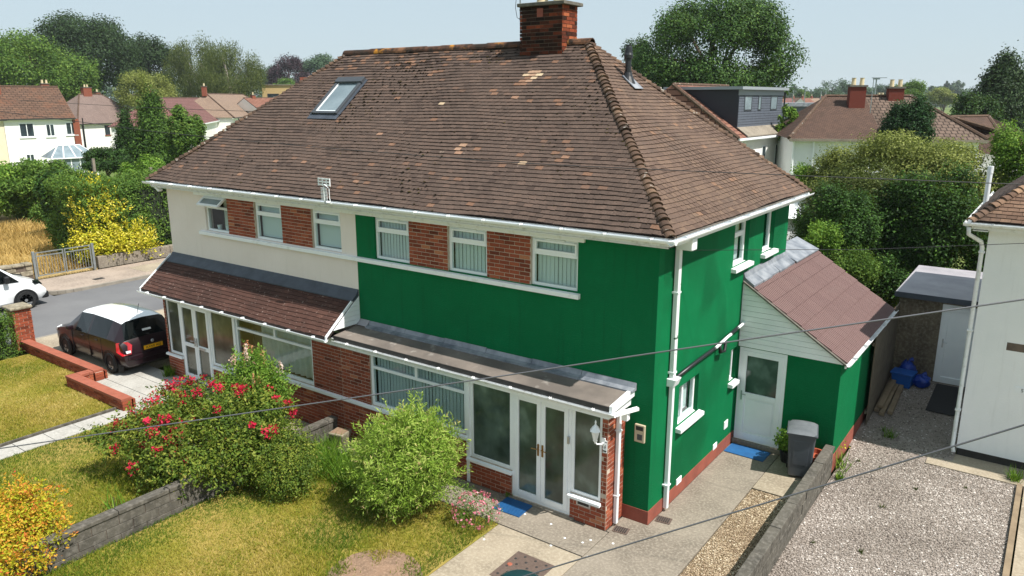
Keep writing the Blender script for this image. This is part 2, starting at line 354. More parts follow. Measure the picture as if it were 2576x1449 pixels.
# cars
simple('car_maroon', '1c0a11', .34, spec=.4, **{'Coat Weight': .35, 'Coat Roughness': .12})
simple('car_white', 'e9ebec', .25, spec=.6, **{'Coat Weight': .6, 'Coat Roughness': .05})
simple('car_glass', '080b0c', .05, '101617', 1.0, spec=.45)
simple('alloy', 'b4b6b8', .3, metal=.85)
simple('lamp_red', 'b0121c', .15, spec=.7, **{'Coat Weight': .8})
simple('lamp_clear', 'dfe4e6', .12, spec=.7, **{'Coat Weight': .8})
simple('plate_yellow', 'f0b20c', .4)
simple('plate_white', 'e6e6e2', .4)
simple('ink', '0c0c0c', .5)
simple('black_trim', '131416', .5)
def uvtile(name, c0, c1, mort, sx=.165, sy=.1, stain=None):
    t = NT(name); tc = t.N('ShaderNodeUVMap'); b = t.N('ShaderNodeTexBrick'); t.L(tc.outputs[0], b.inputs['Vector'])
    b.inputs['Color1'].default_value = lin(c0); b.inputs['Color2'].default_value = lin(c1); b.inputs['Mortar'].default_value = lin(mort)
    b.inputs['Scale'].default_value = 1; b.inputs['Brick Width'].default_value = sx; b.inputs['Row Height'].default_value = sy; b.inputs['Mortar Size'].default_value = sy*.09
    b.inputs['Bias'].default_value = 0
    c = b.outputs[0]; co = t.coord()
    if stain: c = t.mix(t.ramp(t.noise(co, .7, 6, .7), [(.5, '000000'), (.72, 'ffffff')]), c, stain)
    bf = t.N('ShaderNodeMath', operation='SUBTRACT'); bf.inputs[0].default_value = 1; t.L(b.outputs[1], bf.inputs[1])
    t.bsdf(c, .9, t.bump(bf.outputs[0], .8, .02), 0, .2); M[name] = t.m
uvtile('tiles_brown', '5a463b', '685143', '2b201a', .6, .3, '6f4c3a')
uvtile('tiles_grey', '7d6c66', '8a7870', '4a3f3a', .2, .115, '6f605a')
uvtile('tiles_pale', '8a7568', '97826f', '4f433a', .2, .115, '7a6658')
uvtile('tiles_pink', '70504c', '7b5a55', '4a2f2d', .33, .3)
uvtile('tiles_r1', '54423a', '624d42', '2a201b', .2, .115, '44372f')
uvtile('tiles_r2', '65564c', '705f54', '382e28', .3, .33)
uvtile('tiles_red', '7b5547', '866051', '402822', .9, .33)
# ---------------------------------------------------------------- building pieces
def fb(mb, fr, u0, u1, d0, d1, v0, v1, r=.5):
    a, p = fr
    if a == 'y': return mb.box(u0, u1, p-d0, p-d1, v0, v1, r)
    if a == 'x': return mb.box(p+d0, p+d1, u0, u1, v0, v1, r)
def fpt(fr, u, d, v):
    return (u, fr[1]-d, v) if fr[0] == 'y' else (fr[1]+d, u, v)
def ring(mb, fr, u0, u1, v0, v1, w, d0, d1, wb=None):
    wb = wb or w
    fb(mb, fr, u0, u0+w, d0, d1, v0, v1); fb(mb, fr, u1-w, u1, d0, d1, v0, v1)
    fb(mb, fr, u0+w, u1-w, d0, d1, v0, v0+wb); fb(mb, fr, u0+w, u1-w, d0, d1, v1-w, v1)
def wall(fr, u0, u1, v0, v1, holes=(), t=.2, d0=0):
    mb = MB(); us = sorted({u0, u1} | {min(max(h[k], u0), u1) for h in holes for k in (0, 1)}); vs = sorted({v0, v1} | {min(max(h[k], v0), v1) for h in holes for k in (2, 3)})
    for a, b in zip(us, us[1:]):
        for c, d in zip(vs, vs[1:]):
            m, n = (a+b)/2, (c+d)/2
            if not any(h[0] < m < h[1] and h[2] < n < h[3] for h in holes): fb(mb, fr, a, b, d0, d0-t, c, d)
    return mb
def brick_boxes(fr, u0, u1, v0, v1, holes=(), off=0, seed=0, proud=.0025, bw=.225, bh=.075):
    g = np.random.default_rng(seed+101); B = []; r = []; k = int(math.floor(v0/bh))
    while k*bh < v1-.01:
        a0 = max(k*bh, v0)+.006; a1 = min((k+1)*bh, v1)-.006; s = (k % 2)*bw/2+off; j = int(math.floor((u0-s)/bw))
        while s+j*bw < u1-.01:
            x0 = max(s+j*bw, u0)+.006; x1 = min(s+(j+1)*bw, u1)-.006; j += 1
            if x1-x0 < .01 or a1-a0 < .012: continue
            n = (a0+a1)/2; iv = [(x0, x1)]
            for h in holes:
                if h[2]-.03 < n < h[3]+.03: iv = [q for (p0, p1) in iv for q in ((p0, min(p1, h[0]-.004)), (max(p0, h[1]+.004), p1)) if q[1]-q[0] > .008]
            for (x0, x1) in iv:
                d = proud+g.normal(0, .0015); q = [fpt(fr, u, dd, v) for (u, dd, v) in ((x0, -.05, a0), (x1, -.05, a0), (x1, d, a0), (x0, d, a0), (x0, -.05, a1), (x1, -.05, a1), (x1, d, a1), (x0, d, a1))]
                B.append(q); r.append(float(np.clip(g.normal(.52, .22), 0, 1)))
        k += 1
    return B, r
def pane(fr, u0, u1, v0, v1, d, mat, parent):
    mb = MB(); fb(mb, fr, u0, u1, d, d-.012, v0, v1); return mb.build('pane', mat, parent)
def window(house, fr, u0, u1, v0, v1, split=None, mull=(), sash=True, recess=.05, fw=.055, glass='glass', vent=False, open_top=False, mat='upvc', handle=False, vmull=None):
    f = MB(); dd = -recess; ring(f, fr, u0, u1, v0, v1, fw, dd, dd-.07)
    if split: fb(f, fr, u0+fw, u1-fw, dd, dd-.07, split-.03, split+.03)
    for m in mull: fb(f, fr, m-.03, m+.03, dd, dd-.07, split+.03, v1-fw)
    if vmull: fb(f, fr, vmull-.03, vmull+.03, dd, dd-.07, v0+fw, (split-.03) if split else v1-fw)
    wdw = f.build('window', mat, house, bevel=.004)
    top = []
    if split:
        us = [u0+fw]+[x for m in mull for x in (m-.03, m+.03)]+[u1-fw]
        top = [(us[i], us[i+1], split+.03, v1-fw) for i in range(0, len(us), 2)]
    low = (u0+fw, u1-fw, v0+fw, (split-.03) if split else v1-fw)
    lows = [low] if not vmull else [(low[0], vmull-.03, low[2], low[3]), (vmull+.03, low[1], low[2], low[3])]
    for t in top:
        if open_top: continue
        if sash:
            s = MB(); ring(s, fr, t[0], t[1], t[2], t[3], .04, dd+.014, dd-.05); so = s.build('sash', mat, wdw, bevel=.004)
            pane(fr, t[0]+.04, t[1]-.04, t[2]+.04, t[3]-.04, dd-.012, glass, wdw)
        else: pane(fr, t[0], t[1], t[2], t[3], dd-.02, glass, wdw)
    for q in lows: pane(fr, q[0], q[1], q[2], q[3], dd-.02, glass, wdw)
    if open_top:                                        # a top-hung light pushed open
        t = (u0+.03, u1-.03, split+.01, v1-.03); h = t[3]-t[2]; a = R(52); s = MB()
        def P(u, q, n): return fpt(fr, u, .0+q*math.sin(a)+n*math.cos(a), t[3]-q*math.cos(a)+n*math.sin(a))
        def slab(mb, ua, ub, qa, qb, na, nb):
            mb.add([P(ua, qa, na), P(ub, qa, na), P(ub, qb, na), P(ua, qb, na), P(ua, qa, nb), P(ub, qa, nb), P(ub, qb, nb), P(ua, qb, nb)], BOXF)
        slab(s, t[0], t[0]+.06, 0, h+.05, -.02, .03); slab(s, t[1]-.06, t[1], 0, h+.05, -.02, .03)
        slab(s, t[0]+.06, t[1]-.06, 0, .06, -.02, .03); slab(s, t[0]+.06, t[1]-.06, h-.01, h+.05, -.02, .03)
        s.build('open_sash', mat, wdw, bevel=.004)['label'] = 'top light of the window pushed open'
        g = MB(); slab(g, t[0]+.06, t[1]-.06, .06, h-.01, 0, .01); g.build('pane', 'glass_far_light', wdw)
    if vent:
        g = MB(); c = (u0+u1)/2; fb(g, fr, c-.2, c+.2, dd+.026, dd, v1-.045, v1-.02); g.build('trickle_vent', mat, wdw, bevel=.004)
    return wdw
def blind(house, fr, u0, u1, v0, v1, d=-.15, gaps=0, seed=1, mat='blind'):
    g = np.random.default_rng(seed); hb = MB(); fb(hb, fr, u0, u1, d+.02, d-.03, v1-.03, v1); b = hb.build('vertical_blind', 'upvc', house)
    n = max(3, int(round((u1-u0)/.089))); wd = (u1-u0)/n
    for i in range(n):
        c = u0+(i+.5)*wd; a = R(9+g.normal(0, 2.5)); s = wd*.53; du, dq = s*math.cos(a), s*math.sin(a)
        V = [fpt(fr, c-du, d-dq, v0), fpt(fr, c+du, d+dq, v0), fpt(fr, c+du, d+dq+.003, v0), fpt(fr, c-du, d-dq+.003, v0)]
        mb = MB(); mb.add(V+[tuple((p[0], p[1], v1-.03)) for p in V], BOXF); mb.build('slat', mat, b)
    return b
def sill(house, fr, u0, u1, v0, v1, out=.07, mat='white_paint', back=-.06):
    mb = MB(); mb.prism([fpt(fr, u0, back, v0), fpt(fr, u0, out, v0), fpt(fr, u0, out, v1-.02), fpt(fr, u0, back, v1)], tuple(np.array(fpt(fr, u1, 0, 0))-np.array(fpt(fr, u0, 0, 0))))
    return mb.build('sill', mat, house, bevel=.006)
def gutter(house, p0, p1, r=.06, mat='upvc_dirty', every=.75, br=True, out=(0, -1, 0)):
    p0, p1, out = Vector(p0), Vector(p1), Vector(out); mb = MB(); pr = []
    for k in range(11): t = math.pi*k/10; pr.append((math.cos(t)*r, -math.sin(t)*r))
    for k in range(10, -1, -1): t = math.pi*k/10; pr.append((math.cos(t)*(r-.008), -math.sin(t)*(r-.008)))
    n = len(pr); A = [p0+out*a+Vector((0, 0, b)) for a, b in pr]; Bv = [p1+out*a+Vector((0, 0, b)) for a, b in pr]
    mb.add(A+Bv, [(i, (i+1) % n, n+(i+1) % n, n+i) for i in range(n)]+[(i, i+1, n-2-i, n-1-i) for i in range(10)]+[(n+i, n+n-1-i, n+n-2-i, n+i+1) for i in range(10)])
    g = mb.build('gutter', mat, house, smooth=False)
    if br:
        L = (p1-p0).length; k = max(1, int(L/every)); d = (p1-p0).normalized()
        for i in range(k):
            c = p0+d*(i+.5)*L/k; mb = MB(); q = [(math.cos(math.pi*j/6)*(r+.007), -math.sin(math.pi*j/6)*(r+.007)) for j in range(7)]
            q = [(q[0][0], .012)]+q+[(q[-1][0], .012)]; w2 = d*.016
            V = [c+out*a+Vector((0, 0, b))-w2 for a, b in q]; V += [v+2*w2 for v in V]; m = len(q)
            mb.add(V, [(i2, i2+1, m+i2+1, m+i2) for i2 in range(m-1)]+[tuple(range(m)), tuple(range(2*m-1, m-1, -1))]); mb.build('bracket', mat, g)
    return g
def roof_tiles(O, U, S, N, ulo, uhi, slen, gauge=.1, tw=.165, thick=.018, lift=.021, seed=1, wave=.022, mean=.52, sd=.085, skip=None):
    g = np.random.default_rng(seed); O, U, S, N = (np.array(a, float) for a in (O, U, S, N)); B = []; r = []; K = int(slen/gauge)
    for k in range(K):
        s0 = k*gauge; s1 = min(s0+gauge+.045, slen); a, b = ulo(s0+gauge*.5), uhi(s0+gauge*.5); st = (k % 2)*tw/2
        j = int(math.floor((a-st)/tw)); cs = g.normal(0, .09)*.4
        jt = g.normal(0, .007, 400)
        while st+j*tw < b:
            x0 = max(st+j*tw+jt[j % 400], a)+.003; x1 = min(st+(j+1)*tw+jt[(j+1) % 400], b)-.003; j += 1
            if x1-x0 < .03: continue
            m = (x0+x1)/2
            if skip and skip(m, s0): continue
            wv = wave*math.sin(m*.9+1+seed)*math.sin(s0*1.3+.5)+wave*.4*math.sin(m*2.3+s0*2+seed); ws = .009*math.sin(m*1.7+k*.45)+.005*math.sin(m*5+k); l = lift+wv; h = wv; ya = g.normal(0, .004)
            c = [(x0, s0+ws+ya, l), (x1, s0+ws-ya, l), (x1, s1+ws, h), (x0, s1+ws, h)]
            q = [O+U*p[0]+S*p[1]+N*p[2] for p in c]; q += [p+N*thick for p in q]; B.append(q)
            t = g.normal(mean, sd)+cs
            if g.random() < .02: t = g.uniform(.82, .93)
            r.append(float(np.clip(t, .2, .95)))
    return np.array(B), np.array(r)
def hip_tiles(name, p0, p1, up, n, mat, parent, r0=.108, r1=.085, seed=3, span=72, clip=None):
    g = np.random.default_rng(seed); p0, p1, up = Vector(p0), Vector(p1), Vector(up).normalized(); d = (p1-p0).normalized(); sd = d.cross(up).normalized(); L = (p1-p0).length/n
    for i in range(n):
        a = p0+d*(i*L-.03); b = p0+d*((i+1)*L+.05); j = g.normal(0, .006); mb = MB(); V = []
        for (c, rr, lf) in ((a, r0+g.normal(0, .005), .022+j), (b, r1, -.012), (a, r0-.025, .012+j)):
            for k in range(9): t = R(-span+2*span*k/8); V.append(c+up*(lf+rr*math.cos(t)-.055)+sd*rr*math.sin(t))
        F = [(k, k+1, 9+k+1, 9+k) for k in range(8)]+[(k+1, k, 18+k, 18+k+1) for k in range(8)]
        mb.add(V, F, float(np.clip(g.normal(.5, .22), 0, 1))); mb.build(name, mat, parent, smooth=False, fix=False)

# ---------------------------------------------------------------- the pair of houses
PX = -6.9; XL = -13.98; D = 6.83; EV = 4.9; OV = .30
OFF = 300
green = thing('semi_detached_house', 'dark green rendered house with brick panels between its upstairs windows, joined to the cream one', 'house', (-3.4, 3.4, 0), world=True)
cream = thing('semi_detached_house', 'cream rendered house with brown tiled lean-to porch, joined to the green one', 'house', (-10.4, 3.4, 0), world=True)
FR0 = ('y', 0.0); FRP = ('y', -.6); SD = ('x', 0.0)
WU = {'c': [(-12.32, -11.39), (-10.33, -9.34), (-8.3, -7.37)], 'g': [(-6.36, -5.39), (-4.38, -3.44), (-2.46, -1.49)]}
UZ = (3.91, 4.79)
# upper front walls
hol = lambda L: [(a, b, UZ[0], UZ[1]) for a, b in L]
pan_c = [(-11.39, -10.33), (-9.34, -8.3)]; pan_g = [(-5.39, -4.38), (-3.44, -2.46)]
wall(FR0, PX, 0, 2.1, EV, hol(WU['g'])+hol(pan_g)).build('front_wall', 'green_paint', green)
wall(FR0, XL, PX, 2.1, EV, hol(WU['c'])+hol(pan_c)).build('front_wall', 'cream_paint', cream)
# lower part of the front wall beside the porch, then side, back, far side
mb = MB(); mb.box(-.49, 0, 0, .2, .25, 2.1); mb.build('front_wall', 'green_paint', green)
side_holes = [(3.36, 4.2, 3.93, 4.86), (5.1, 5.83, 3.93, 4.86), (1.08, 1.97, 1.43, 2.18), (3.62, 3.97, 1.47, 2.17)]
wall(SD, .2, D-.2, .25, EV, side_holes).build('side_wall', 'green_dash', green)
mb = MB(); mb.box(PX, 0, D-.2, D, .0, EV); mb.build('back_wall', 'green_paint', green)
mb = MB(); mb.box(XL, PX, D-.2, D, .0, EV); mb.build('back_wall', 'cream_paint', cream)
mb = MB(); mb.box(XL, XL+.2, .2, D-.2, 0, EV); mb.build('side_wall', 'cream_paint', cream)
mb = MB(); mb.box(-.49, .012, -.012, .2, 0, .25); mb.box(-.2, .012, .2, D, 0, .25); mb.build('plinth', 'plinth_red', green)
# things inside the rooms that the windows show
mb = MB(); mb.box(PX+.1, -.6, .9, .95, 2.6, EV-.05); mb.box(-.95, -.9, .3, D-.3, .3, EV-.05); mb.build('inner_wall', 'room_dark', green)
mb = MB(); mb.box(XL+.3, PX-.1, .9, .95, 2.6, EV-.05); mb.build('inner_wall', 'room', cream)
# upper brick panels
def brick_part(house, specs, name='brick_wall'):
    for k, (fr, u0, u1, v0, v1, holes, limit) in enumerate(specs):
        o = wall(fr, u0, u1, v0, v1, holes, t=.1, d0=-.003).build(name, 'mortar', house)
        B, r = brick_boxes(fr, u0, u1, v0, v1, holes, seed=k+int(abs(u0)*10)); pieces(B, r, 'brick', 'brick', o, limit, stuffname='brickwork')
SILLZ = .93
# glazing layout of the ground floor front (y = -0.6)
g_open = [(-6.03, -3.5, .95, 2.1), (-3.42, -2.44, .53, 2.1), (-2.44, -1.2, .04, 2.1), (-1.2, -.6, .5, 2.1)]
c_open = [(-13.6, -13.0, .6, 2.1), (-13.0, -11.68, .02, 2.1), (-11.68, -10.7, .64, 2.1), (-10.62, -7.82, .95, 2.1)]
brick_part(green, [(FR0, a, b, UZ[0], UZ[1], [], 60) for a, b in pan_g]+[(FRP, PX, -.49, 0, 2.1, g_open+[(-3.5, -3.42, .0, 2.1)], 130), (('x', -.49), -.6, 0, 0, 2.12, [], 70)])
brick_part(cream, [(FR0, a, b, UZ[0], UZ[1], [], 60) for a, b in pan_c]+[(FRP, -13.69, PX, 0, 2.1, c_open+[(-10.7, -10.62, .95, 2.1)], 190)])
mb = MB(); mb.box(-13.69, -13.6, -.595, 0, 0, 2.1); mb.build('porch_side_wall', 'mortar_dark', cream)
# upstairs windows
for i, (a, b) in enumerate(WU['g']):
    window(green, FR0, a, b, *UZ, split=4.5, vent=True, fw=.05); blind(green, FR0, a+.06, b-.06, 3.95, 4.75, d=-.15, seed=i)
for i, (a, b) in enumerate(WU['c']):
    window(cream, FR0, a, b, *UZ, split=4.5, open_top=(i == 0), fw=.05)
    cu = MB(); fb(cu, FR0, a+(.06 if i else .55), b-.05, -.17, -.18, 3.96 if i else 3.92, 4.76); cu.build('roller_blind', 'blind' if i else 'curtain', cream)
for x in (-12.05, -11.7):
    mb = MB(); mb.lathe([(.05, 0), (.065, .12), (.06, .12)], (x, .2, 3.93), 10); mb.build('sill_pot', 'upvc', cream)
for (h, a, b) in ((cream, -12.57, PX-.003), (green, PX+.003, -1.43)):
    sill(h, FR0, a, b, 3.8, 3.9, .075)
for (h, a, b) in ((cream, -12.69, PX-.003), (green, PX+.003, -1.35)):
    mb = MB(); mb.box(a, b, -.055, 0, 4.79, 4.865); mb.build('lintel_board', 'white_paint', h, bevel=.006)
# side windows
window(green, SD, 3.36, 4.2, 3.93, 4.86, split=4.5, vent=True, recess=.09, fw=.05); blind(green, SD, 3.42, 4.14, 3.97, 4.8, d=-.22, seed=7)
window(green, SD, 5.1, 5.83, 3.93, 4.86, recess=.09, fw=.06, vent=True, glass='glass_green')
mb = MB(); fb(mb, SD, 5.16, 5.78, -.25, -.26, 3.97, 4.84); mb.build('roller_blind', 'blind', green)
window(green, SD, 1.08, 1.97, 1.43, 2.18, recess=.08, fw=.05, vmull=1.42); blind(green, SD, 1.13, 1.92, 1.48, 2.14, d=-.22, seed=9)
window(green, SD, 3.62, 3.97, 1.47, 2.17, recess=.08, fw=.05)
for a, b, z in ((3.28, 4.3, 3.93), (5.02, 5.92, 3.93), (1.0, 2.07, 1.43), (3.56, 4.0, 1.47)):
    sill(green, SD, a, b, z-.09, z+.005, .11, 'upvc', -.085)
for y, z, h, ww in ((3.6, .56, .17, .2), (3.04, .29, .12, .2), (1.27, .29, .12, .22)):
    mb = MB(); fb(mb, SD, y-ww/2, y+ww/2, .016, -.01, z-h/2, z+h/2); mb.build('air_vent', 'upvc', green, bevel=.004)
# ground-floor glazing, green house
window(green, FRP, -6.03, -3.5, .95, 2.1, split=1.78, mull=(-4.78,), sash=False, recess=.03, fw=.065, glass='glass_green')
blind(green, FRP, -5.94, -3.57, 1.0, 2.05, d=-.13, seed=21)
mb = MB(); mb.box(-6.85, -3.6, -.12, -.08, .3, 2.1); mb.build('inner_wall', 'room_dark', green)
mb = MB(); fb(mb, FRP, -3.5, -3.42, .0, -.1, .0, 2.1); mb.build('post', 'upvc', green)
window(green, FRP, -3.42, -2.44, .53, 2.1, recess=.03, fw=.065, glass='porch_glass')
window(green, FRP, -1.2, -.6, .5, 2.1, recess=.03, fw=.06, glass='door_glass')
def french_door(house, fr, u0, u1, v0, v1, bar=None, hm='brass', glass='door_glass'):
    mb = MB(); ring(mb, fr, u0, u1, v0, v1, .06, -.02, -.1); f = mb.build('french_door', 'upvc', house, bevel=.004); m = (u0+u1)/2
    for k, (a, b) in enumerate(((u0+.06, m-.003), (m+.003, u1-.06))):
        s = MB(); ring(s, fr, a, b, v0+.06, v1-.06, .085, -.005, -.08, .1)
        if bar: fb(s, fr, a+.085, b-.085, -.005, -.08, bar-.05, bar+.05)
        s.build('leaf', 'upvc', f, bevel=.006)
        q = [(v0+.16, v1-.145)] if not bar else [(v0+.16, bar-.05), (bar+.05, v1-.145)]
        for c, d in q: pane(fr, a+.085, b-.085, c, d, -.03, glass, f)
        h = MB(); hx = m-.045 if k == 0 else m+.045; fb(h, fr, hx-.016, hx+.016, .012, -.006, 1.0, 1.22); sx = -1 if k == 0 else 1
        h.tube([fpt(fr, hx, .01, 1.14), fpt(fr, hx, .055, 1.14), fpt(fr, hx+sx*.11, .06, 1.135)], .009, 6); h.build('handle', hm, f)
    return f
french_door(green, FRP, -2.44, -1.2, .04, 2.1)
mb = MB(); fb(mb, FRP, -2.6, -1.1, .06, -.1, -.02, .035); mb.build('doorstep', 'concrete', green)
sill(green, FRP, PX+.003, -3.46, .86, .95, .05, 'upvc'); sill(green, FRP, -3.47, -2.42, .46, .53, .06, 'upvc'); sill(green, FRP, -1.22, -.58, .43, .5, .07, 'upvc')
mb = MB(); fb(mb, FRP, -1.06, -.78, .014, 0, .32, .42); l = mb.build('letter_box', 'steel', green, bevel=.003)
mb = MB(); fb(mb, FRP, -1.03, -.81, .018, .01, .345, .395); mb.build('flap', 'black_plastic', l)
mb = MB(); fb(mb, FRP, -1.265, -1.225, .02, -.02, 1.4, 1.54); mb.build('doorbell', 'steel', green, bevel=.006)
mb = MB(); fb(mb, FRP, -.575, -.5, .014, .0, 1.44, 1.66); npl = mb.build('number_plate', 'upvc', green)
rotF = Matrix(((1, 0, 0), (0, 0, -1), (0, 1, 0)))
text_mesh('digit', '3', .1, 'ink', npl, Vector((-.5375, -.617, 1.55)), rotF)
for z in (1.63, 1.468):
    mb = MB(); fb(mb, FRP, -.57, -.505, .0165, .013, z-.012, z+.012); mb.build('scroll_band', 'ink', npl)
# coach lamp on the pier
mb = MB(); mb.tube([(-.56, -.6, 1.62), (-.58, -.66, 1.6), (-.62, -.74, 1.62), (-.64, -.76, 1.68)], .014, 6); mb.box(-.6, -.53, -.625, -.6, 1.56, 1.7); cl = mb.build('wall_lantern', 'upvc', green)
mb = MB(); mb.lathe([(.035, 0), (.075, .16), (.075, .17)], (-.64, -.76, 1.69), 6); mb.build('glazing', 'lamp_clear', cl)
mb = MB(); mb.lathe([(.1, 0), (.06, .06), (.02, .1), (.012, .13), (.018, .15), (.003, .19)], (-.64, -.76, 1.86), 6); mb.build('lantern_roof', 'upvc', cl)
mb = MB(); mb.lathe([(.006, -.06), (.018, -.03), (.04, 0)], (-.64, -.76, 1.69), 6); mb.build('finial', 'upvc', cl)
# meter box on the wall by the corner
mb = MB(); mb.box(-.29, -.1, -.05, 0, 1.5, 1.82); mbx = mb.build('meter_box', 'cream_plastic', green, bevel=.012)
mb = MB(); mb.box(-.26, -.13, -.056, -.045, 1.72, 1.79); mb.build('display', 'black_plastic', mbx)
mb = MB(); mb.box(-.23, -.14, -.06, -.045, 1.55, 1.65); mb.build('dial', 'dark_frame', mbx)
# cream house glazing
window(cream, FRP, -13.6, -13.0, .6, 2.1, recess=.03, fw=.06, glass='porch_glass_left')
french_door(cream, FRP, -13.0, -11.68, .02, 2.1, bar=.98, hm='steel', glass='porch_glass_left')
mb = MB(); fb(mb, FRP, -12.2, -11.95, .012, -.01, .95, 1.0); mb.build('letter_box', 'steel', cream)
window(cream, FRP, -11.68, -10.7, .64, 2.1, recess=.03, fw=.06, glass='porch_glass_left')
mb = MB(); fb(mb, FRP, -10.7, -10.62, 0, -.1, .95, 2.1); mb.build('post', 'upvc', cream)
window(cream, FRP, -10.62, -7.82, .95, 2.1, split=1.8, mull=(-9.15,), sash=False, recess=.03, fw=.065)
cu = MB(); g = np.random.default_rng(4); n = 60; V = []; F = []
for i in range(n+1):
    u = -9.85+i*2.0/n; dq = -.2+.03*math.sin(i*1.1)+g.normal(0, .006); V += [fpt(FRP, u, dq, 1.0), fpt(FRP, u, dq, 2.06)]
    if i: F.append((2*i-2, 2*i, 2*i+1, 2*i-1))
cu.add(V, F); cu.build('net_curtain', 'curtain', cream, smooth=True)
mb = MB(); mb.box(-10.6, -6.95, -.12, -.08, .3, 2.1); mb.build('inner_wall', 'room', cream)
sill(cream, FRP, -13.72, -12.98, .53, .6, .06, 'upvc'); sill(cream, FRP, -11.7, -10.68, .57, .64, .06, 'upvc'); sill(cream, FRP, -10.68, PX-.003, .86, .95, .06, 'upvc')
mb = MB(); fb(mb, FRP, -7.75, -7.53, .006, -.02, .36, .43); mb.build('air_brick', 'plinth_red', cream)
mb = MB(); fb(mb, FRP, -6.12, -5.92, .13, .006, .28, .58); mb.build('meter_box', 'bin_grey', green, bevel=.02)
mb = MB(); mb.tube([(-5.96, -.64, .0), (-5.96, -.64, .29)], .02, 8); mb.build('supply_pipe', 'black_plastic', green)
# ---- flat porch roof of the green house
mb = MB(); mb.prism([(PX+.004, 0, 2.3), (PX+.004, 0, 2.43), (PX+.004, -.1, 2.405), (PX+.004, -.76, 2.335), (PX+.004, -.76, 2.25), (PX+.004, -.7, 2.25)], (-.4-PX, 0, 0)); fr_ = mb.build('porch_roof', 'felt_roof', green)
mb = MB(); mb.box(PX+.004, -.4, -.775, -.762, 2.245, 2.332); mb.build('drip_edge', 'black_edge', fr_)
mb = MB(); mb.prism([(-.395, 0, 2.29), (-.395, 0, 2.44), (-.395, -.77, 2.35), (-.395, -.77, 2.24)], (.06, 0, 0)); mb.build('verge_trim', 'white_paint', fr_)
xs = np.linspace(PX+.3, -.3, 7)
for a, b in zip(xs, xs[1:]):
    mb = MB(); dz = random.uniform(-.012, .012); mb.prism([(a+.004, -.004, 2.4), (a+.004, -.004, 2.53+dz), (a+.004, -.014, 2.535+dz), (a+.004, -.05, 2.45), (a+.004, -.16, 2.425), (a+.004, -.16, 2.4)], (b-a-.008, 0, 0)); mb.build('flashing', 'lead', fr_)
mb = MB(); mb.prism([(PX+.01, -.004, 2.42), (PX+.01, -.004, 2.53), (PX+.01, -.03, 2.5), (PX+.01, -.12, 2.42)], (.28, 0, 0)); mb.build('flashing', 'felt_grey', fr_)
mb = MB(); mb.box(PX, -.42, -.735, -.71, 2.1, 2.24); mb.box(PX, -.42, -.71, -.605, 2.1, 2.12); mb.box(-.42, -.395, -.735, 0, 2.12, 2.28); mb.build('fascia', 'white_paint', green)
gutter(green, (PX+.02, -.8, 2.25), (-.26, -.8, 2.25), .055, 'upvc_dirty', .8)
mb = MB(); mb.bar((-.35, -.78, 2.2), (-.12, -.3, 2.22), .07, .05); mb.box(-.3, -.2, -.52, -.42, 2.05, 2.2); mb.build('gutter_arm', 'white_paint', green)
mb = MB(); mb.box(-.475, -.405, -.36, -.29, .04, 2.2); pp = mb.build('downpipe', 'upvc', green, bevel=.01)
for z in (.55, 1.75): mb = MB(); mb.box(-.49, -.395, -.37, -.28, z, z+.025); mb.build('clip', 'upvc', pp)
# ---- lean-to roof of the cream house
Sv = np.array([0, .92, .74]); SLN = float(np.linalg.norm(Sv)); Sv /= SLN; Nv = np.array([0, -Sv[2], Sv[1]])
mb = MB(); mb.add([(-14.1, -.92, 2.31), (PX-.02, -.92, 2.31), (PX-.02, 0, 3.05), (-14.1, 0, 3.05), (-14.1, -.92, 2.25), (PX-.02, -.92, 2.25), (PX-.02, 0, 2.99), (-14.1, 0, 2.99)], BOXF); pr_ = mb.build('porch_roof', 'underlay', cream)
PB, Pr = roof_tiles((0, -.92, 2.31), (1, 0, 0), Sv, Nv, lambda s: -14.1, lambda s: PX-.06, SLN, .1, .165, .013, .018, 5, .004, .55, .1)
xs = np.linspace(-14.0, PX, 6)
for a, b in zip(xs, xs[1:]):
    mb = MB(); mb.prism([(a, -.004, 2.95), (a, -.004, 3.17), (a, -.02, 3.165), (a, -.06, 3.09), (a, -.2, 2.965), (a, -.2, 2.94)], (b-a-.004, 0, 0)); mb.build('flashing', 'lead_dark', pr_)
for x in (PX-.055, -14.13): MB().prism([(x, -.95, 2.25), (x, -.95, 2.345), (x, 0, 3.115), (x, 0, 3.0)], (.03, 0, 0)).build('bargeboard', 'upvc', pr_)
zz = np.arange(2.43, 3.1, .1)
for k, z in enumerate(zz):                                # boarded triangle at the end of the lean-to
    z1 = min(z+.095, 3.06); yy = lambda q: -max(.0, (3.03-q)/.74*.92)+.0
    y0, y1 = yy(z), yy(z1)
    if y0 > -.03: break
    mb = MB(); mb.add([(PX-.02, 0, z), (PX-.02, y0, z), (PX-.02, y1, z1), (PX-.02, 0, z1), (PX-.001, 0, z), (PX-.001, y0, z), (PX-.001, y1, z1), (PX-.001, 0, z1)], BOXF); mb.build('cladding_board', 'upvc', pr_, bevel=.003)
mb = MB(); mb.box(-14.0, PX-.01, -.735, -.71, 2.1, 2.25); mb.box(-14.0, PX-.01, -.71, -.605, 2.1, 2.12); mb.build('fascia', 'upvc', cream)
gutter(cream, (-14.15, -.96, 2.29), (PX-.01, -.96, 2.29), .06, 'upvc', .8)
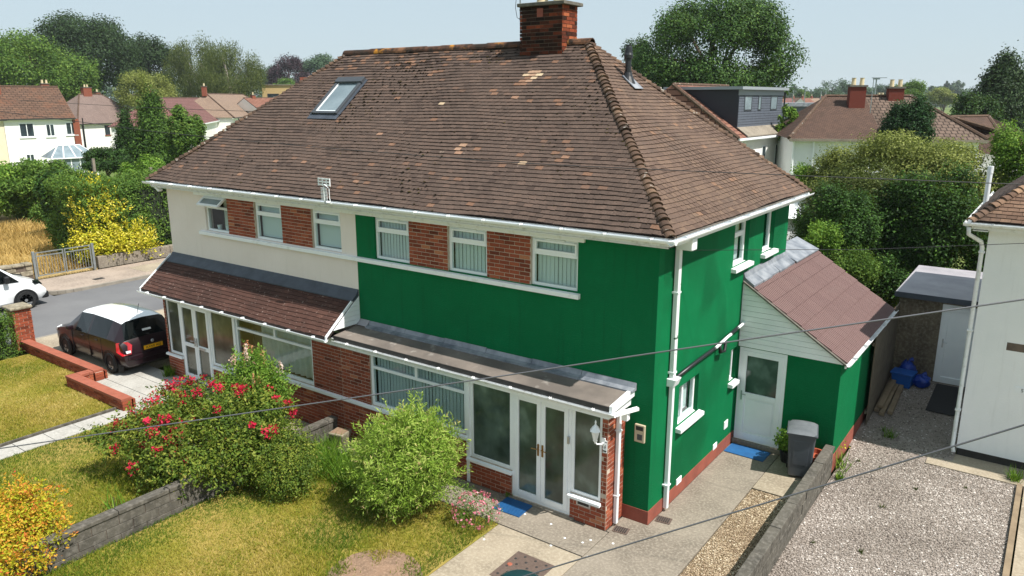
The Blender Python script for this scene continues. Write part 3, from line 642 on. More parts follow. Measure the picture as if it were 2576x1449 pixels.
# ---- main roof
EY = -OV; EZ = 5.08; RZ = 8.25; RY = 3.42; rl, rr = -10.57, -3.40; EXR = .30; EXL = -14.28
SV = np.array([0, RY-EY, RZ-EZ]); SL = float(np.linalg.norm(SV)); SV /= SL; NV = np.array([0, -SV[2], SV[1]])
SR = np.array([rr-EXR, 0, RZ-EZ]); SLR = float(np.linalg.norm(SR)); SR /= SLR; NR = np.array([-SR[2]*-1, 0, 0]); NR = np.array([SR[2], 0, -SR[0]])
YB = 2*RY-EY
def roofshell(house, xa, xb, hipped_right):
    mb = MB(); e = -.012
    if hipped_right: fr4 = [(xa, EY, EZ+e), (EXR, EY, EZ+e), (rr, RY, RZ+e), (xa, RY, RZ+e)]
    else: fr4 = [(EXL, EY, EZ+e), (xb, EY, EZ+e), (xb, RY, RZ+e), (rl, RY, RZ+e)]
    mb.add(fr4, [(0, 1, 2, 3)]); mb.add([(p[0], 2*RY-p[1], p[2]) for p in fr4], [(3, 2, 1, 0)])
    if hipped_right: mb.add([(EXR, EY, EZ+e), (EXR, YB, EZ+e), (rr, RY, RZ+e)], [(0, 1, 2)])
    else: mb.add([(EXL, EY, EZ+e), (EXL, YB, EZ+e), (rl, RY, RZ+e)], [(2, 1, 0)])
    return mb.build('roof', 'underlay', house, fix=False)
roof_g = roofshell(green, PX, None, True); roof_c = roofshell(cream, None, PX, False)
VX = (-9.98, -9.08, 2.4, 3.78)                      # rooflight: x range and slope range
vs0 = (1.63-EY)/SV[1]; vs1 = (2.58-EY)/SV[1]
sk = lambda m, s: VX[0]-.06 < m < VX[1]+.06 and vs0-.14 < s < vs1
TB, Tr = roof_tiles((0, EY, EZ), (1, 0, 0), SV, NV, lambda s: EXL+(rl-EXL)*s/SL, lambda s: EXR+(rr-EXR)*s/SL, SL, seed=2, skip=sk)
ctr = TB.mean(1)
for (px, py, rad, val) in ((-4.23, 2.59, .2, 1), (-4.83, .95, .11, .97), (-4.88, 2.24, .09, .93), (-3.09, .73, .06, 1), (-4.23, 2.1, .07, .96), (-4.35, 2.45, .14, .95), (-6.1, 1.9, .06, 1), (-7.2, 1.2, .06, .95)):
    hit = np.hypot(ctr[:, 0]-px, (ctr[:, 1]-py)*1.2) < rad; Tr[hit] = val-.05*rng.random(hit.sum())
near_ridge = (ctr[:, 2] > RZ-.42) & (rng.random(len(Tr)) < .4); Tr[near_ridge] = rng.choice([.22, .3, .88, .9], near_ridge.sum())
isg = ctr[:, 0] > PX
RB, Rr = roof_tiles((EXR, 0, EZ), (0, 1, 0), SR, NR, lambda s: EY+(RY-EY)*s/SLR, lambda s: YB-(YB-RY)*s/SLR, SLR, seed=9)
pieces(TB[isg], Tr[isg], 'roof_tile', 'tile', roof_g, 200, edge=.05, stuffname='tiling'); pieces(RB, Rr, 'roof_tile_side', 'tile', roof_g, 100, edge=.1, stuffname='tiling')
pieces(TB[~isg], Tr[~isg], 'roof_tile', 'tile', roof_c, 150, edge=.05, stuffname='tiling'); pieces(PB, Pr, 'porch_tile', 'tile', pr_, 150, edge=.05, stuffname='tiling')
hu = NV+NR
hip_tiles('hip_tile', (EXR, EY, EZ+.02), (rr, RY, RZ), hu, 47, 'hip_tile', roof_g)
hip_tiles('hip_tile', (EXR, YB, EZ+.02), (rr, RY, RZ), np.array([0, -NV[1], NV[2]])+NR, 47, 'hip_tile', roof_g, seed=8)
hip_tiles('hip_tile', (EXL, EY, EZ+.02), (rl, RY, RZ), NV+np.array([-NR[0], 0, NR[2]]), 47, 'hip_tile', roof_c, seed=5)
def ridge(house, x0, x1, parent):
    n = int(abs(x1-x0)/.45); L = (x1-x0)/n
    for i in range(n):
        a, b = x0+i*L, x0+(i+1)*L-.008; mb = MB(); rj = .13+random.uniform(-.006, .006); zo = RZ-.035+random.uniform(-.008, .008); V = []
        for x in (a, b):
            for rad in (rj, rj-.02):
                for k in range(9): t = R(-90+180*k/8); V.append((x, RY+rad*math.sin(t), zo+rad*math.cos(t)))
        F = [(k, k+1, 18+k+1, 18+k) for k in range(8)]+[(k, 9+k, 9+k+1, k+1) for k in range(8)]+[(18+k, 18+k+1, 27+k+1, 27+k) for k in range(8)]
        mb.add(V, F, random.random()); mb.build('ridge_tile', 'ridge_tile', parent, fix=False)
ridge(cream, rl-.1, PX, roof_c); ridge(green, PX, rr+.12, roof_g)
# moss and dirt lodged in the tile joints
nm = 2600; pk = rng.random((nm, 2)); s_ = pk[:, 1]**1.0*SL; lo = EXL+(rl-EXL)*s_/SL; hi = EXR+(rr-EXR)*s_/SL; uu = lo+(hi-lo)*pk[:, 0]
s_ = np.round(s_/.1)*.1+rng.normal(.004, .006, nm); top = s_ > SL-.5
P0 = np.array([0, EY, EZ])+uu[:, None]*np.array([1, 0, 0])+s_[:, None]*SV+NV*.03
cl_ = (np.sin(uu*.8+2)+np.sin(uu*2.1)*.6+np.sin(s_*1.9+uu)*.8+rng.normal(0, .8, nm) > .15) | (s_ > SL-.6); P0 = P0[cl_]; uu = uu[cl_]
P0 = P0[~((P0[:, 0] > VX[0]-.1) & (P0[:, 0] < VX[1]+.1) & (P0[:, 1] > 1.5) & (P0[:, 1] < 2.7))]; uu = P0[:, 0]
OCT = np.array([(1, 0, 0), (0, 1, 0), (-1, 0, 0), (0, -1, 0), (0, 0, 1), (0, 0, -1)], float); OCF = np.array([(0, 1, 4), (1, 2, 4), (2, 3, 4), (3, 0, 4), (1, 0, 5), (2, 1, 5), (3, 2, 5), (0, 3, 5)])
def blobs(P, size, flat=.6, g=rng):
    n = len(P); sc = (size*g.uniform(.5, 1.3, n))[:, None, None]*np.stack([g.uniform(.7, 1.4, n), g.uniform(.7, 1.4, n), np.full(n, flat)], 1)[:, None, :]
    a = g.uniform(0, 6.28, n); c, s = np.cos(a), np.sin(a); V = OCT[None]*sc; V = V+g.normal(0, .12, V.shape)*sc; X = V[..., 0]*c[:, None]-V[..., 1]*s[:, None]; Y = V[..., 0]*s[:, None]+V[..., 1]*c[:, None]
    V = np.stack([X, Y, V[..., 2]], -1)+P[:, None, :]; F = (np.arange(n)[:, None, None]*6+OCF[None]).reshape(-1, 3); return V.reshape(-1, 3), F
for (sel, rf) in ((uu > PX, roof_g), (uu <= PX, roof_c)):
    V, F = blobs(P0[sel], .026, .5); npbuild('moss', V, F, np.repeat(rng.random(sel.sum()), 8), 'moss', rf, kind='stuff')
# eaves
for (h, a, b) in ((cream, EXL+.04, PX-.002), (green, PX+.002, EXR-.04)):
    mb = MB(); mb.box(a, b, -.285, -.262, 4.93, 5.07); mb.box(a, b, -.262, -.002, 4.9, 4.92); mb.build('fascia', 'upvc_dirty', h)
gutter(cream, (EXL-.1, -.36, 5.05), (PX-.002, -.36, 5.05), .062, 'upvc', .78); gutter(green, (PX+.002, -.36, 5.05), (EXR+.12, -.36, 5.05), .062, 'upvc', .78)
mb = MB(); mb.box(EXR-.04, EXR-.017, -.26, YB-.04, 4.93, 5.07); mb.box(.002, EXR-.04, -.26, YB-.04, 4.9, 4.92); mb.build('fascia', 'upvc', green)
mb = MB(); mb.box(EXR-.02, EXR+.035, -.25, YB-.02, 5.058, 5.075); mb.build('undercloak', 'concrete_cap', green)
gutter(green, (EXR+.06, -.42, 5.045), (EXR+.06, YB+.06, 5.045), .062, 'upvc', .9, out=(1, 0, 0))
mb = MB(); mb.prism([(EXL-.04, -.2, 4.93), (EXL+.1, -.2, 4.93), (XL, -.2, 4.82), (XL-.06, -.2, 4.78)], (0, .1, 0)); mb.build('gutter_arm', 'upvc', cream)
mb = MB(); mb.box(.04, EXR+.03, .5, .7, 4.75, 4.95); mb.build('eaves_box', 'upvc', green, bevel=.02)
# downpipe with hopper on the side wall
mb = MB(); mb.box(.02, .1, .55, .66, 2.5, 4.8); pp = mb.build('downpipe', 'pipe_peel', green, bevel=.008)
mb = MB(); mb.prism([(.0, .5, 2.52), (.18, .5, 2.52), (.13, .5, 2.38), (.0, .5, 2.38)], (0, .22, 0)); mb.build('hopper', 'upvc', pp, bevel=.01)
mb = MB(); mb.box(.02, .1, .57, .65, .06, 2.4); mb.build('lower_pipe', 'upvc', pp, bevel=.012)
for z in (.5, 2.6, 4.0): mb = MB(); mb.box(.0, .11, .54, .67, z, z+.03); mb.build('clip', 'upvc', pp)
# conduit and lamp on the side wall
mb = MB(); mb.tube([(.05, .75, 2.46), (.05, 1.8, 2.5), (.055, 2.55, 2.52), (.05, 3.2, 2.58), (.05, 3.95, 2.64)], .034, 8); cd = mb.build('conduit', 'flue_black', green, smooth=True)
mb = MB(); mb.tube([(.085, 2.5, 2.54), (.085, 3.1, 2.6), (.085, 3.3, 2.61)], .028, 6); mb.tube([(.085, 3.7, 2.645), (.085, 4.05, 2.665)], .028, 6); mb.build('peeled_sleeve', 'upvc', cd)
mb = MB(); mb.tube([(.08, 2.72, 2.56), (.1, 2.72, 2.4), (.1, 2.95, 2.36), (.09, 3.02, 2.56)], .035, 6); mb.build('cable_loop', 'black_plastic', cd, smooth=True)
# rooflight
def rf(u, s, n): return np.array([u, EY, EZ])+SV*s+NV*n
def rfbox(mb, u0, u1, s0, s1, n0, n1): mb.add([rf(u0, s0, n0), rf(u1, s0, n0), rf(u1, s1, n0), rf(u0, s1, n0), rf(u0, s0, n1), rf(u1, s0, n1), rf(u1, s1, n1), rf(u0, s1, n1)], BOXF)
a, b = VX[0], VX[1]; mb = MB(); rfbox(mb, a, a+.09, vs0, vs1, 0, .1); rfbox(mb, b-.09, b, vs0, vs1, 0, .1); rfbox(mb, a+.09, b-.09, vs0, vs0+.08, 0, .09); rfbox(mb, a-.02, b+.02, vs1-.16, vs1+.02, .0, .13)
rlw = mb.build('rooflight', 'dark_frame', roof_c, bevel=.01)
mb = MB(); rfbox(mb, a+.09, b-.09, vs0+.08, vs1-.16, .05, .06); mb.build('pane', 'glass_far_light', rlw)
mb = MB(); rfbox(mb, a+.09, a+.12, vs0+.08, vs1-.16, .06, .075); rfbox(mb, b-.12, b-.09, vs0+.08, vs1-.16, .06, .075); rfbox(mb, a+.12, b-.12, vs0+.08, vs0+.11, .06, .075); mb.build('sash', 'upvc', rlw)
mb = MB(); rfbox(mb, a-.06, b+.06, vs0-.15, vs0, .03, .045); rfbox(mb, a-.07, a, vs0, vs1, .03, .05); rfbox(mb, b, b+.07, vs0, vs1, .03, .05); mb.build('flashing', 'lead_dark', rlw)
# flue on the hip end
fx, fy = -2.5, 3.52; fz = EZ+(EXR-fx)/(EXR-rr)*(RZ-EZ)
mb = MB(); mb.lathe([(.16, -.06), (.1, .08), (.075, .16), (.075, .19), (.06, .19), (.06, .42), (.085, .43), (.09, .5), (.075, .54), (.065, .65), (.05, .66), (.05, .7)], (fx, fy, fz), 14); mb.build('flue', 'flue_black', roof_g, smooth=False)
mb = MB(); sr = lambda s, y, n: np.array([EXR, 0, EZ])+SR*s+np.array([0, y, 0])+NR*n
sf = (EXR-fx)/-SR[0]; mb.add([sr(sf-.3, fy-.16, .04), sr(sf-.3, fy+.2, .04), sr(sf+.1, fy+.2, .02), sr(sf+.1, fy-.16, .02), sr(sf-.3, fy-.16, .05), sr(sf-.3, fy+.2, .05), sr(sf+.1, fy+.2, .05), sr(sf+.1, fy-.16, .05)], BOXF); mb.build('flue_flashing', 'lead', roof_g)
# chimney
cx0, cx1, cy0, cy1, cz0, cz1 = -4.85, -3.83, 3.1, 3.7, 7.75, 9.0
mb = MB(); mb.box(cx0+.008, cx1-.008, cy0+.008, cy1-.008, cz0, cz1); ch = mb.build('chimney', 'mortar_dark', green)
B1, r1 = brick_boxes(('y', cy0), cx0, cx1, 8.0, cz1, seed=50); B2, r2 = brick_boxes(('x', cx1), cy0, cy1, 8.0, cz1, seed=51, off=.11); B3, r3 = brick_boxes(('x', cx0-.0), cy0, cy1, 8.0, cz1, seed=52, proud=.0)
r1 = list(np.clip(np.array(r1)-.17, 0, 1)); r2 = list(np.clip(np.array(r2)+.25, 0, 1))
pieces(B1+B2+B3, r1+r2+r3, 'brick_soot', 'brick', ch, 300)
mb = MB(); mb.box(cx0-.07, cx1+.09, cy0-.08, cy1+.08, cz1, cz1+.07); mb.build('cap', 'concrete_cap', ch, bevel=.01)
for x in (cx0+.33, cx1-.27): mb = MB(); mb.lathe([(.14, 0), (.12, .06), (.115, .3), (.135, .3), (.135, .36)], (x, 3.4, cz1+.07), 16); mb.build('chimney_pot', 'pot', ch, smooth=False)
mb = MB(); mb.box(cx0+.4, cx0+.55, cy0-.012, cy0, 8.78, 8.95); mb.build('air_brick', 'plinth_red', ch)
mb = MB(); mb.tube([(cx0-.06, cy0+.05, 8.55), (cx0-.07, cy0+.02, 10.2)], .016, 6); mb.box(cx0-.08, cx0, cy0+.03, cy0+.07, 8.75, 8.8); mb.box(cx0-.08, cx0, cy0+.03, cy0+.07, 8.93, 8.97); ap = mb.build('aerial_mast', 'galv', ch)
mb = MB(); mb.tube([(cx0-.06, cy0+.05, 10.0), (cx0-.12, cy0, 9.4), (cx0-.16, cy0, 9.0), (cx0-.13, cy0+.02, 8.8), (cx0-.02, cy0, 8.75)], .006, 5); mb.build('aerial_lead', 'cable', ch)
# panel aerial clipped to the gutter
ax, ay, az = -7.26, -.4, 5.05
mb = MB(); mb.tube([(ax, ay, az-.02), (ax-.02, ay-.05, az-.03), (ax-.02, ay-.05, az+.35)], .015, 6); aer = mb.build('panel_aerial', 'galv', cream)
mb = MB()
for z in (.40, .46, .52): mb.box(ax-.19, ax+.17, ay-.07, ay-.05, az+z-.05, az+z-.022)
for x in (-.19, -.07, .05, .15): mb.box(ax+x, ax+x+.022, ay-.0685, ay-.0515, az+.34, az+.5)
mb.build('reflector', 'upvc', aer)
mb = MB()
for k in range(9): mb.box(ax-.1, ax+.08, ay-.08, ay-.068, az+.05+k*.03, az+.065+k*.03)
mb.box(ax-.015, ax+.005, ay-.09, ay-.08, az+.04, az+.33); mb.build('director', 'upvc', aer)
mb = MB(); mb.tube([(ax+.02, ay-.09, az+.38), (ax+.13, ay-.06, az+.3), (ax+.12, ay-.05, az+.1), (ax+.13, ay-.03, az-.02)], .009, 5); mb.build('aerial_lead', 'upvc', aer)
# ---- side extension with its own lean-to roof
EX, EY0, EY1 = 2.02, 4.07, 8.75
mb = wall(('y', EY0), 0.002, EX, .25, 2.2, [(.03, 1.0, .1, 2.14)], t=.15); mb.build('extension_wall', 'green_paint', green)
mb = MB(); mb.box(EX-.15, EX, EY0+.15, EY1, .22, 2.2); mb.box(0, EX-.15, EY1-.15, EY1, 0, 2.2); mb.build('extension_wall', 'green_paint', green)
mb = MB(); mb.box(1.0, EX+.012, EY0-.012, EY0+.1, -.15, .25); mb.box(EX-.1, EX+.012, EY0+.1, EY1, -.15, .22); mb.build('plinth', 'plinth_red', green)
mb = MB(); ring(mb, ('y', EY0), .03, 1.0, .1, 2.14, .065, -.0, -.08); sdoor = mb.build('side_door', 'upvc', green, bevel=.004)
mb = MB(); ring(mb, ('y', EY0), .095, .935, .165, 2.075, .1, .012, -.06, .12); fb(mb, ('y', EY0), .195, .835, .012, -.06, 1.06, 1.17); mb.build('leaf', 'upvc', sdoor, bevel=.006)
pane(('y', EY0), .195, .835, 1.17, 1.975, -.02, 'door_glass', sdoor)
mb = MB(); fb(mb, ('y', EY0), .195, .835, -.02, -.05, .285, 1.06); fb(mb, ('y', EY0), .24, .79, -.008, -.02, .33, 1.015); mb.build('panel', 'upvc', sdoor, bevel=.006)
mb = MB(); fb(mb, ('y', EY0), .12, .15, .022, .01, 1.0, 1.2); mb.tube([(.135, EY0-.02, 1.14), (.135, EY0-.06, 1.14), (.24, EY0-.065, 1.135)], .009, 6); mb.build('handle', 'steel', sdoor)
mb = MB(); fb(mb, ('y', EY0), .0, 1.03, .05, -.1, .0, .1); mb.build('doorstep', 'concrete', green)
ZT, ZB, XB = 3.58, 2.22, 2.12                               # roof plane: z at the wall and at the eaves
SE = np.array([-XB, 0, ZT-ZB]); SLE = float(np.linalg.norm(SE)); SE /= SLE; NE = np.array([SE[2], 0, -SE[0]])
for k in range(13):                                         # boarded gable above the door
    z0 = 2.16+k*.11; z1 = z0+.105; xe = lambda z: min(XB-.03, (ZT-.06-z)/(ZT-ZB)*XB)
    if xe(z0) < .06: break
    xa, xb = xe(z0), max(.01, xe(z1)); mb = MB(); mb.add([(0.004, EY0-.03, z0), (xa, EY0-.03, z0), (xb, EY0-.03, z1), (0.004, EY0-.03, z1), (0.004, EY0-.002, z0), (xa, EY0-.002, z0), (xb, EY0-.002, z1), (0.004, EY0-.002, z1)], BOXF); mb.build('cladding_board', 'upvc', green, bevel=.004)
er = MB(); er.add([(XB, EY0-.06, ZB-.03), (XB, EY1+.06, ZB-.03), (0.004, EY1+.06, ZT-.03), (0.004, EY0-.06, ZT-.03), (XB, EY0-.06, ZB-.07), (XB, EY1+.06, ZB-.07), (0.004, EY1+.06, ZT-.07), (.004, EY0-.06, ZT-.07)], BOXF); er = er.build('extension_roof', 'wood', green)
nc, nr, PW = 7, 15, (EY1-EY0+.1)/15; G = SLE/nc
for k in range(nc):
    for j in range(nr):
        mb = MB(); V = []; nb = 8; y0 = EY0-.05+j*PW+.001; z_ = random.uniform(-.002, .002)
        prof = []
        for q in range(4): w5 = (PW-.004)/4; prof += [(q*w5+.003, -.018), (q*w5+.012, .0), (q*w5+w5-.012, .0), (q*w5+w5-.003, -.018)]
        m = len(prof)
        for (s, n) in ((k*G, .04+z_), (k*G, .004), (min((k+1)*G+.05, SLE), .018)):
            for (yy_, h) in prof: V.append(np.array([XB, 0, ZB-.03])+SE*s+np.array([0, y0+yy_, 0])+NE*(n+(h if n > .01 else 0)))
        F = [(q, q+1, 2*m+q+1, 2*m+q) for q in range(m-1)]; F2 = [(m+q, m+q+1, q+1, q) for q in range(m-1)]
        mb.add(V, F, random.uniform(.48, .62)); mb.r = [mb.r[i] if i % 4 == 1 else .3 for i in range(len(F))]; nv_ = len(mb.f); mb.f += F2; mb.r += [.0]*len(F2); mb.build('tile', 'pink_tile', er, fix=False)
ys = np.linspace(EY0-.05, D, 6)
for a, b in zip(ys, ys[1:]):
    mb = MB(); j = random.uniform(-.02, .02); mb.prism([(.003, a, ZT-.03), (.003, a, ZT+.13+j), (.012, a, ZT+.13+j), (.05, a, ZT+.03), (.24+j, a, ZT-.1), (.24+j, a, ZT-.14)], (0, b-a+.0, 0)); mb.build('flashing', 'lead', er)
mb = MB(); mb.prism([(-.3, D+.05, ZT+.16), (.26, D+.05, ZT-.1), (.26, D+.05, ZT-.13), (-.3, D+.05, ZT+.1)], (0, 1.9, 0)); mb.build('flashing', 'lead', er)
mb = MB(); mb.bar((XB, EY0-.075, ZB-.045), (.02, EY0-.075, ZT-.045), .03, .06, (0, -1, 0)); mb.build('verge_strip', 'concrete_cap', er)
mb = MB(); mb.box(XB-.04, XB-.01, EY0-.02, EY1, ZB-.13, ZB-.03); mb.build('fascia', 'upvc', green)
gutter(green, (XB+.04, EY0-.08, ZB-.02), (XB+.04, EY1+.05, ZB-.02), .05, 'upvc_dirty', .9, out=(1, 0, 0))
# ---------------------------------------------------------------- the setting
def struct(o): o['kind'] = 'structure'; return o
def slab(name, x0, x1, y0, y1, z, mat, t=.2, parent=None):
    o = MB().box(x0, x1, y0, y1, z-t, z).build(name, mat, parent)
    return o if parent is not None else struct(o)
mb = MB(); n = 24; ext = 2600; xs_ = np.linspace(-ext, ext, n+1)
mb.add([(-1400, -370, -.35), (1400, -370, -.35), (1400, 1400, -.35), (-1400, 1400, -.35)], [(0, 1, 2, 3)]); struct(mb.build('ground', 'field'))
# road, kerbs and pavements by the left side of the house
slab('road', -60, -19.95, -60, 1.6, -.1, 'tarmac'); slab('road', -25.3, -19.95, 1.6, 90, -.1, 'tarmac')
struct(MB().box(-19.95, -19.8, -60, 90, -.3, 0).build('kerb', 'kerb', bevel=.02))
pl = slab('pavement', -19.8, -19.44, -60, -2.4, .004, 'pavement_pink')
arc = [(-25.4, 90), (-25.4, 2.6)]+[(-26.7+1.3*math.cos(t), 2.6-1.3*math.sin(t)) for t in np.linspace(.2, 1.57, 8)]+[(-28.1, 1.3), (-28.1, 90)]
struct(MB().prism([(x, y, -.25) for x, y in arc], (0, 0, .25)).build('pavement', 'pavement_pink'))
kp = arc[:10]; mb = MB()
for a, b in zip(kp, kp[1:]): mb.bar((a[0]+.06, a[1], -.06), (b[0]+.06, b[1], -.06), .14, .14)
struct(mb.build('kerb', 'kerb', kind='structure'))
pj = bpy.data.objects['pavement.001'] if 'pavement.001' in bpy.data.objects else pl
MB().box(-27.4, -26.0, 5.6, 7.0, -.01, .006).build('patch', 'concrete_pale', pj); MB().box(-26.9, -25.5, 7.4, 9.0, -.01, .007).build('patch', 'pavement_pink', pj); MB().box(-26.5, -26.2, 3.6, 4.0, -.01, .008).build('cover', 'black_edge', pj)
slab('dry_lot', -62, -28.35, -8, 9.5, .02, 'dry_ground')
# drive, patio, path and lawns in front of the cream house
slab('driveway', -19.8, -14.85, -1.85, 9, 0, 'concrete_pale')
patio = slab('patio', -14.85, -11.75, -2.47, -.6, -.02, 'slab_gap')
xs_ = [-14.83+.75*k for k in range(5)]; ys_ = [-2.45, -1.85, -1.24, -.62]
for a, b in zip(xs_, xs_[1:]):
    for c, d in zip(ys_, ys_[1:]): MB().box(a+.006, min(b, -11.77)-.006, c+.006, d-.006, -.05, random.uniform(-.002, .003)).build('slab', 'slab_grey', patio, bevel=.004)
fstrip = slab('garden_path', -11.75, -7.1, -1.15, -.6, -.02, 'slab_gap')
for k in range(6): MB().box(-11.74+k*.775, -11.74+(k+1)*.775-.012, -1.14, -.61, -.05, random.uniform(-.003, .002)).build('slab', 'concrete_pale', fstrip, bevel=.004)
path = slab('garden_path', -12.45, -11.76, -9.5, -2.47, -.02, 'slab_gap')
for k in range(11): MB().box(-12.38, -11.78, -3.13-k*.62, -2.52-k*.62, -.05, random.uniform(-.003, .004)).build('slab', 'slab_grey', path, bevel=.004)
struct(MB().box(-12.5, -12.44, -9.5, -2.72, -.2, .03).build('path_edging', 'block'))
slab('lawn', -18.5, -14.9, -9.5, -2.1, -.012, 'lawn_base'); slab('lawn', -14.9, -12.5, -9.5, -2.7, -.012, 'lawn_base'); slab('lawn', -11.76, -7.1, -9.5, -1.15, -.014, 'lawn_base'); slab('lawn', -6.9, -2.1, -9.5, -1.47, -.01, 'lawn_base')
struct(MB().lathe([(.8, -.1), (.75, -.006), (.0, .012)], (-2.75, -3.8, 0), 18).build('bare_soil', 'soil')); 
# concrete round the green house
drive = slab('concrete_drive', -6.9, 1.93, -9.5, 4.07, -.03, 'slab_gap')
for (a, b, c, d, m) in ((-6.88, -2.1, -1.455, -.61, 'concrete'), (-2.095, -.43, -1.455, -.61, 'concrete'), (-2.085, -.43, -9.4, -1.475, 'concrete_pale'), (-.415, 1.02, -9.4, -2.3, 'concrete_pale'), (-.415, 1.02, -2.294, -.012, 'concrete'), (.016, 1.02, -.008, 4.0, 'concrete'), (1.035, 1.92, 2.34, 4.05, 'concrete_pale')):
    MB().box(a, b, c, d, -.12, random.uniform(-.003, .003)).build('slab', m, drive, bevel=.006)
MB().box(-.47, .01, -.58, .0, -.12, -.004).build('slab', 'concrete', drive)
for k, (x, y) in enumerate(((-1.35, -.95), (-.93, -1.18), (-.55, -.98), (-.62, -1.12), (-2.0, -2.0), (-1.9, -.95), (-.35, -1.42), (-1.0, -1.5), (-.2, -.85))):
    a = MB().lathe([(.022, 0), (.02, .004)], (x, y, .001), 8).build('paint_spot', 'upvc', drive)
# iron cover set in the concrete
mc = thing('manhole_cover', 'rusty brown steel manhole cover set in the concrete drive', 'manhole cover', (-1.0, -2.3, 0), 0)
MB().box(-.34, .36, -.42, .36, -.02, .008).build('plate', 'mat_brown', mc, bevel=.006)
for i in range(6):
    for j in range(6):
        if (i+j) % 2 == 0: MB().lathe([(.026, 0), (.018, .007)], (-.25+i*.1, -.32+j*.12, .008), 6).build('stud', 'black_edge', mc)
for x, y in ((-.24, -.02), (.22, -.3)): MB().lathe([(.045, 0), (.035, .01)], (x, y, .008), 10).build('lifting_key', 'coping_red', mc)
for (x, y, lab) in ((.17, .3, 'small drain grate beside the tall downpipe at the green corner'), (-.28, -.42, 'small drain grate below the downpipe on the brick porch pier')):
    t = thing('drain_grate', lab, 'drain', (x, y, 0), R(8)); MB().box(-.13, .13, -.1, .1, -.02, .012).build('surround', 'mat_brown', t)
    for k in range(6): MB().box(-.1+k*.036, -.085+k*.036, -.075, .075, .012, .022).build('bar', 'black_edge', t)
# gravel
slab('gravel_bed', 1.03, 1.92, -9.4, 2.33, -.025, 'gravel_bed_brown'); slab('gravel_yard', 2.08, 5.08, -9.4, 5.62, -.13, 'gravel_bed')
mb = MB(); mb.add([(2.03, 5.62, -.13), (3.95, 5.62, -.13), (3.95, 10.1, .2), (2.03, 10.1, .2)], [(0, 1, 2, 3)]); struct(mb.build('passage', 'gravel_bed'))
struct(MB().box(3.5, 30, 5.62, 6.42, -.3, -.1).build('concrete_path', 'concrete_pale')); struct(MB().box(5.2, 8.5, -9.4, 5.6, -.3, -.125).build('concrete_path', 'concrete_pale'))
struct(MB().box(5.08, 5.17, -9.4, 5.6, -.3, -.06).build('edging', 'wood'))
slab('lawn', 8.5, 30, -9.4, 5.6, -.13, 'lawn_base')
def strew(n, x0, x1, y0, y1, z, size, mat, name, lab, cat, zf=None):
    P = np.stack([rng.uniform(x0, x1, n), rng.uniform(y0, y1, n), np.full(n, z)], 1)
    if zf is not None: P[:, 2] += zf(P)
    P[:, 2] += rng.uniform(0, size*.5, n); V, F = blobs(P, size, .6); o = npbuild(name, V, F, np.repeat(np.clip(rng.normal(.52, .22, n)+.14*np.sin(P[:, 0]*2.1+np.sin(P[:, 1]*1.3)*1.5)*np.sin(P[:, 1]*1.7+1), 0, 1), 8), mat); tag(o, lab, cat, kind='stuff'); return o
strew(42000, 2.1, 5.07, -1.0, 5.62, -.125, .0155, 'gravel_grey', 'gravel', 'loose grey gravel covering the yard beyond the block wall', 'gravel')
strew(5500, 2.06, 3.9, 5.62, 9.9, -.128, .018, 'gravel_grey', 'gravel', 'loose grey gravel in the shaded passage between the houses', 'gravel', lambda P: (P[:, 1]-5.62)/4.48*.33)
strew(15000, 1.04, 1.9, -2.6, 2.32, -.02, .012, 'gravel_brown', 'gravel', 'fine brown gravel strip along the inside of the block wall', 'gravel')
# ---------------------------------------------------------------- garden walls
def block_wall(label, x0, x1, y0, y1, z0, courses, bh, bl, cop, seed, mat='block', skew=0):
    g = np.random.default_rng(seed); t = thing('garden_wall', label, 'wall', ((x0+x1)/2, (y0+y1)/2, z0), world=True)
    for c in range(courses):
        y = y0-(c % 2)*bl/2
        while y < y1-.03:
            a, b = max(y, y0), min(y+bl, y1); y += bl
            if b-a < .05: continue
            j = g.normal(0, .003); sx = lambda q: skew*(y1-q)
            mb = MB(); za, zb = z0+c*bh+.004, z0+(c+1)*bh-.004; a += .005; b -= .005
            mb.add([(x0+j+sx(a), a, za), (x1+j+sx(a), a, za), (x1+j+sx(b), b, za), (x0+j+sx(b), b, za), (x0+j+sx(a), a, zb), (x1+j+sx(a), a, zb), (x1+j+sx(b), b, zb), (x0+j+sx(b), b, zb)], BOXF); mb.build('block', mat, t, bevel=.006)
    mb = MB(); mb.add([(x0+.012+skew*(y1-y0), y0+.01, z0), (x1-.012+skew*(y1-y0), y0+.01, z0), (x1-.012, y1-.01, z0), (x0+.012, y1-.01, z0), (x0+.012+skew*(y1-y0), y0+.01, z0+courses*bh-.01), (x1-.012+skew*(y1-y0), y0+.01, z0+courses*bh-.01), (x1-.012, y1-.01, z0+courses*bh-.01), (x0+.012, y1-.01, z0+courses*bh-.01)], BOXF); mb.build('mortar_core', 'mortar_dark', t)
    y = y0; zt = z0+courses*bh
    while cop and y < y1-.05:
        b = min(y+.9, y1); j = g.normal(0, .004); mb = MB(); s0, s1 = skew*(y1-y), skew*(y1-b)
        mb.add([(x0-.02+s0, y+.004, zt), (x1+.02+s0, y+.004, zt), (x1+.02+s1, b-.004, zt), (x0-.02+s1, b-.004, zt), (x0-.02+s0, y+.004, zt+cop+j), (x1+.02+s0, y+.004, zt+cop+j), (x1+.02+s1, b-.004, zt+cop+j), (x0-.02+s1, b-.004, zt+cop+j)], BOXF); mb.build('coping', mat, t, bevel=.012); y = b
    return t
block_wall('low grey concrete block wall between the brown gravel strip and gravel yard', 1.92, 2.06, -5.0, 4.0, -.15, 3, .19, .44, .07, 3, skew=.012)
block_wall('weathered grey block wall dividing the two front lawns', -7.1, -6.95, -8.2, -.75, -.1, 3, .175, .45, .075, 4)
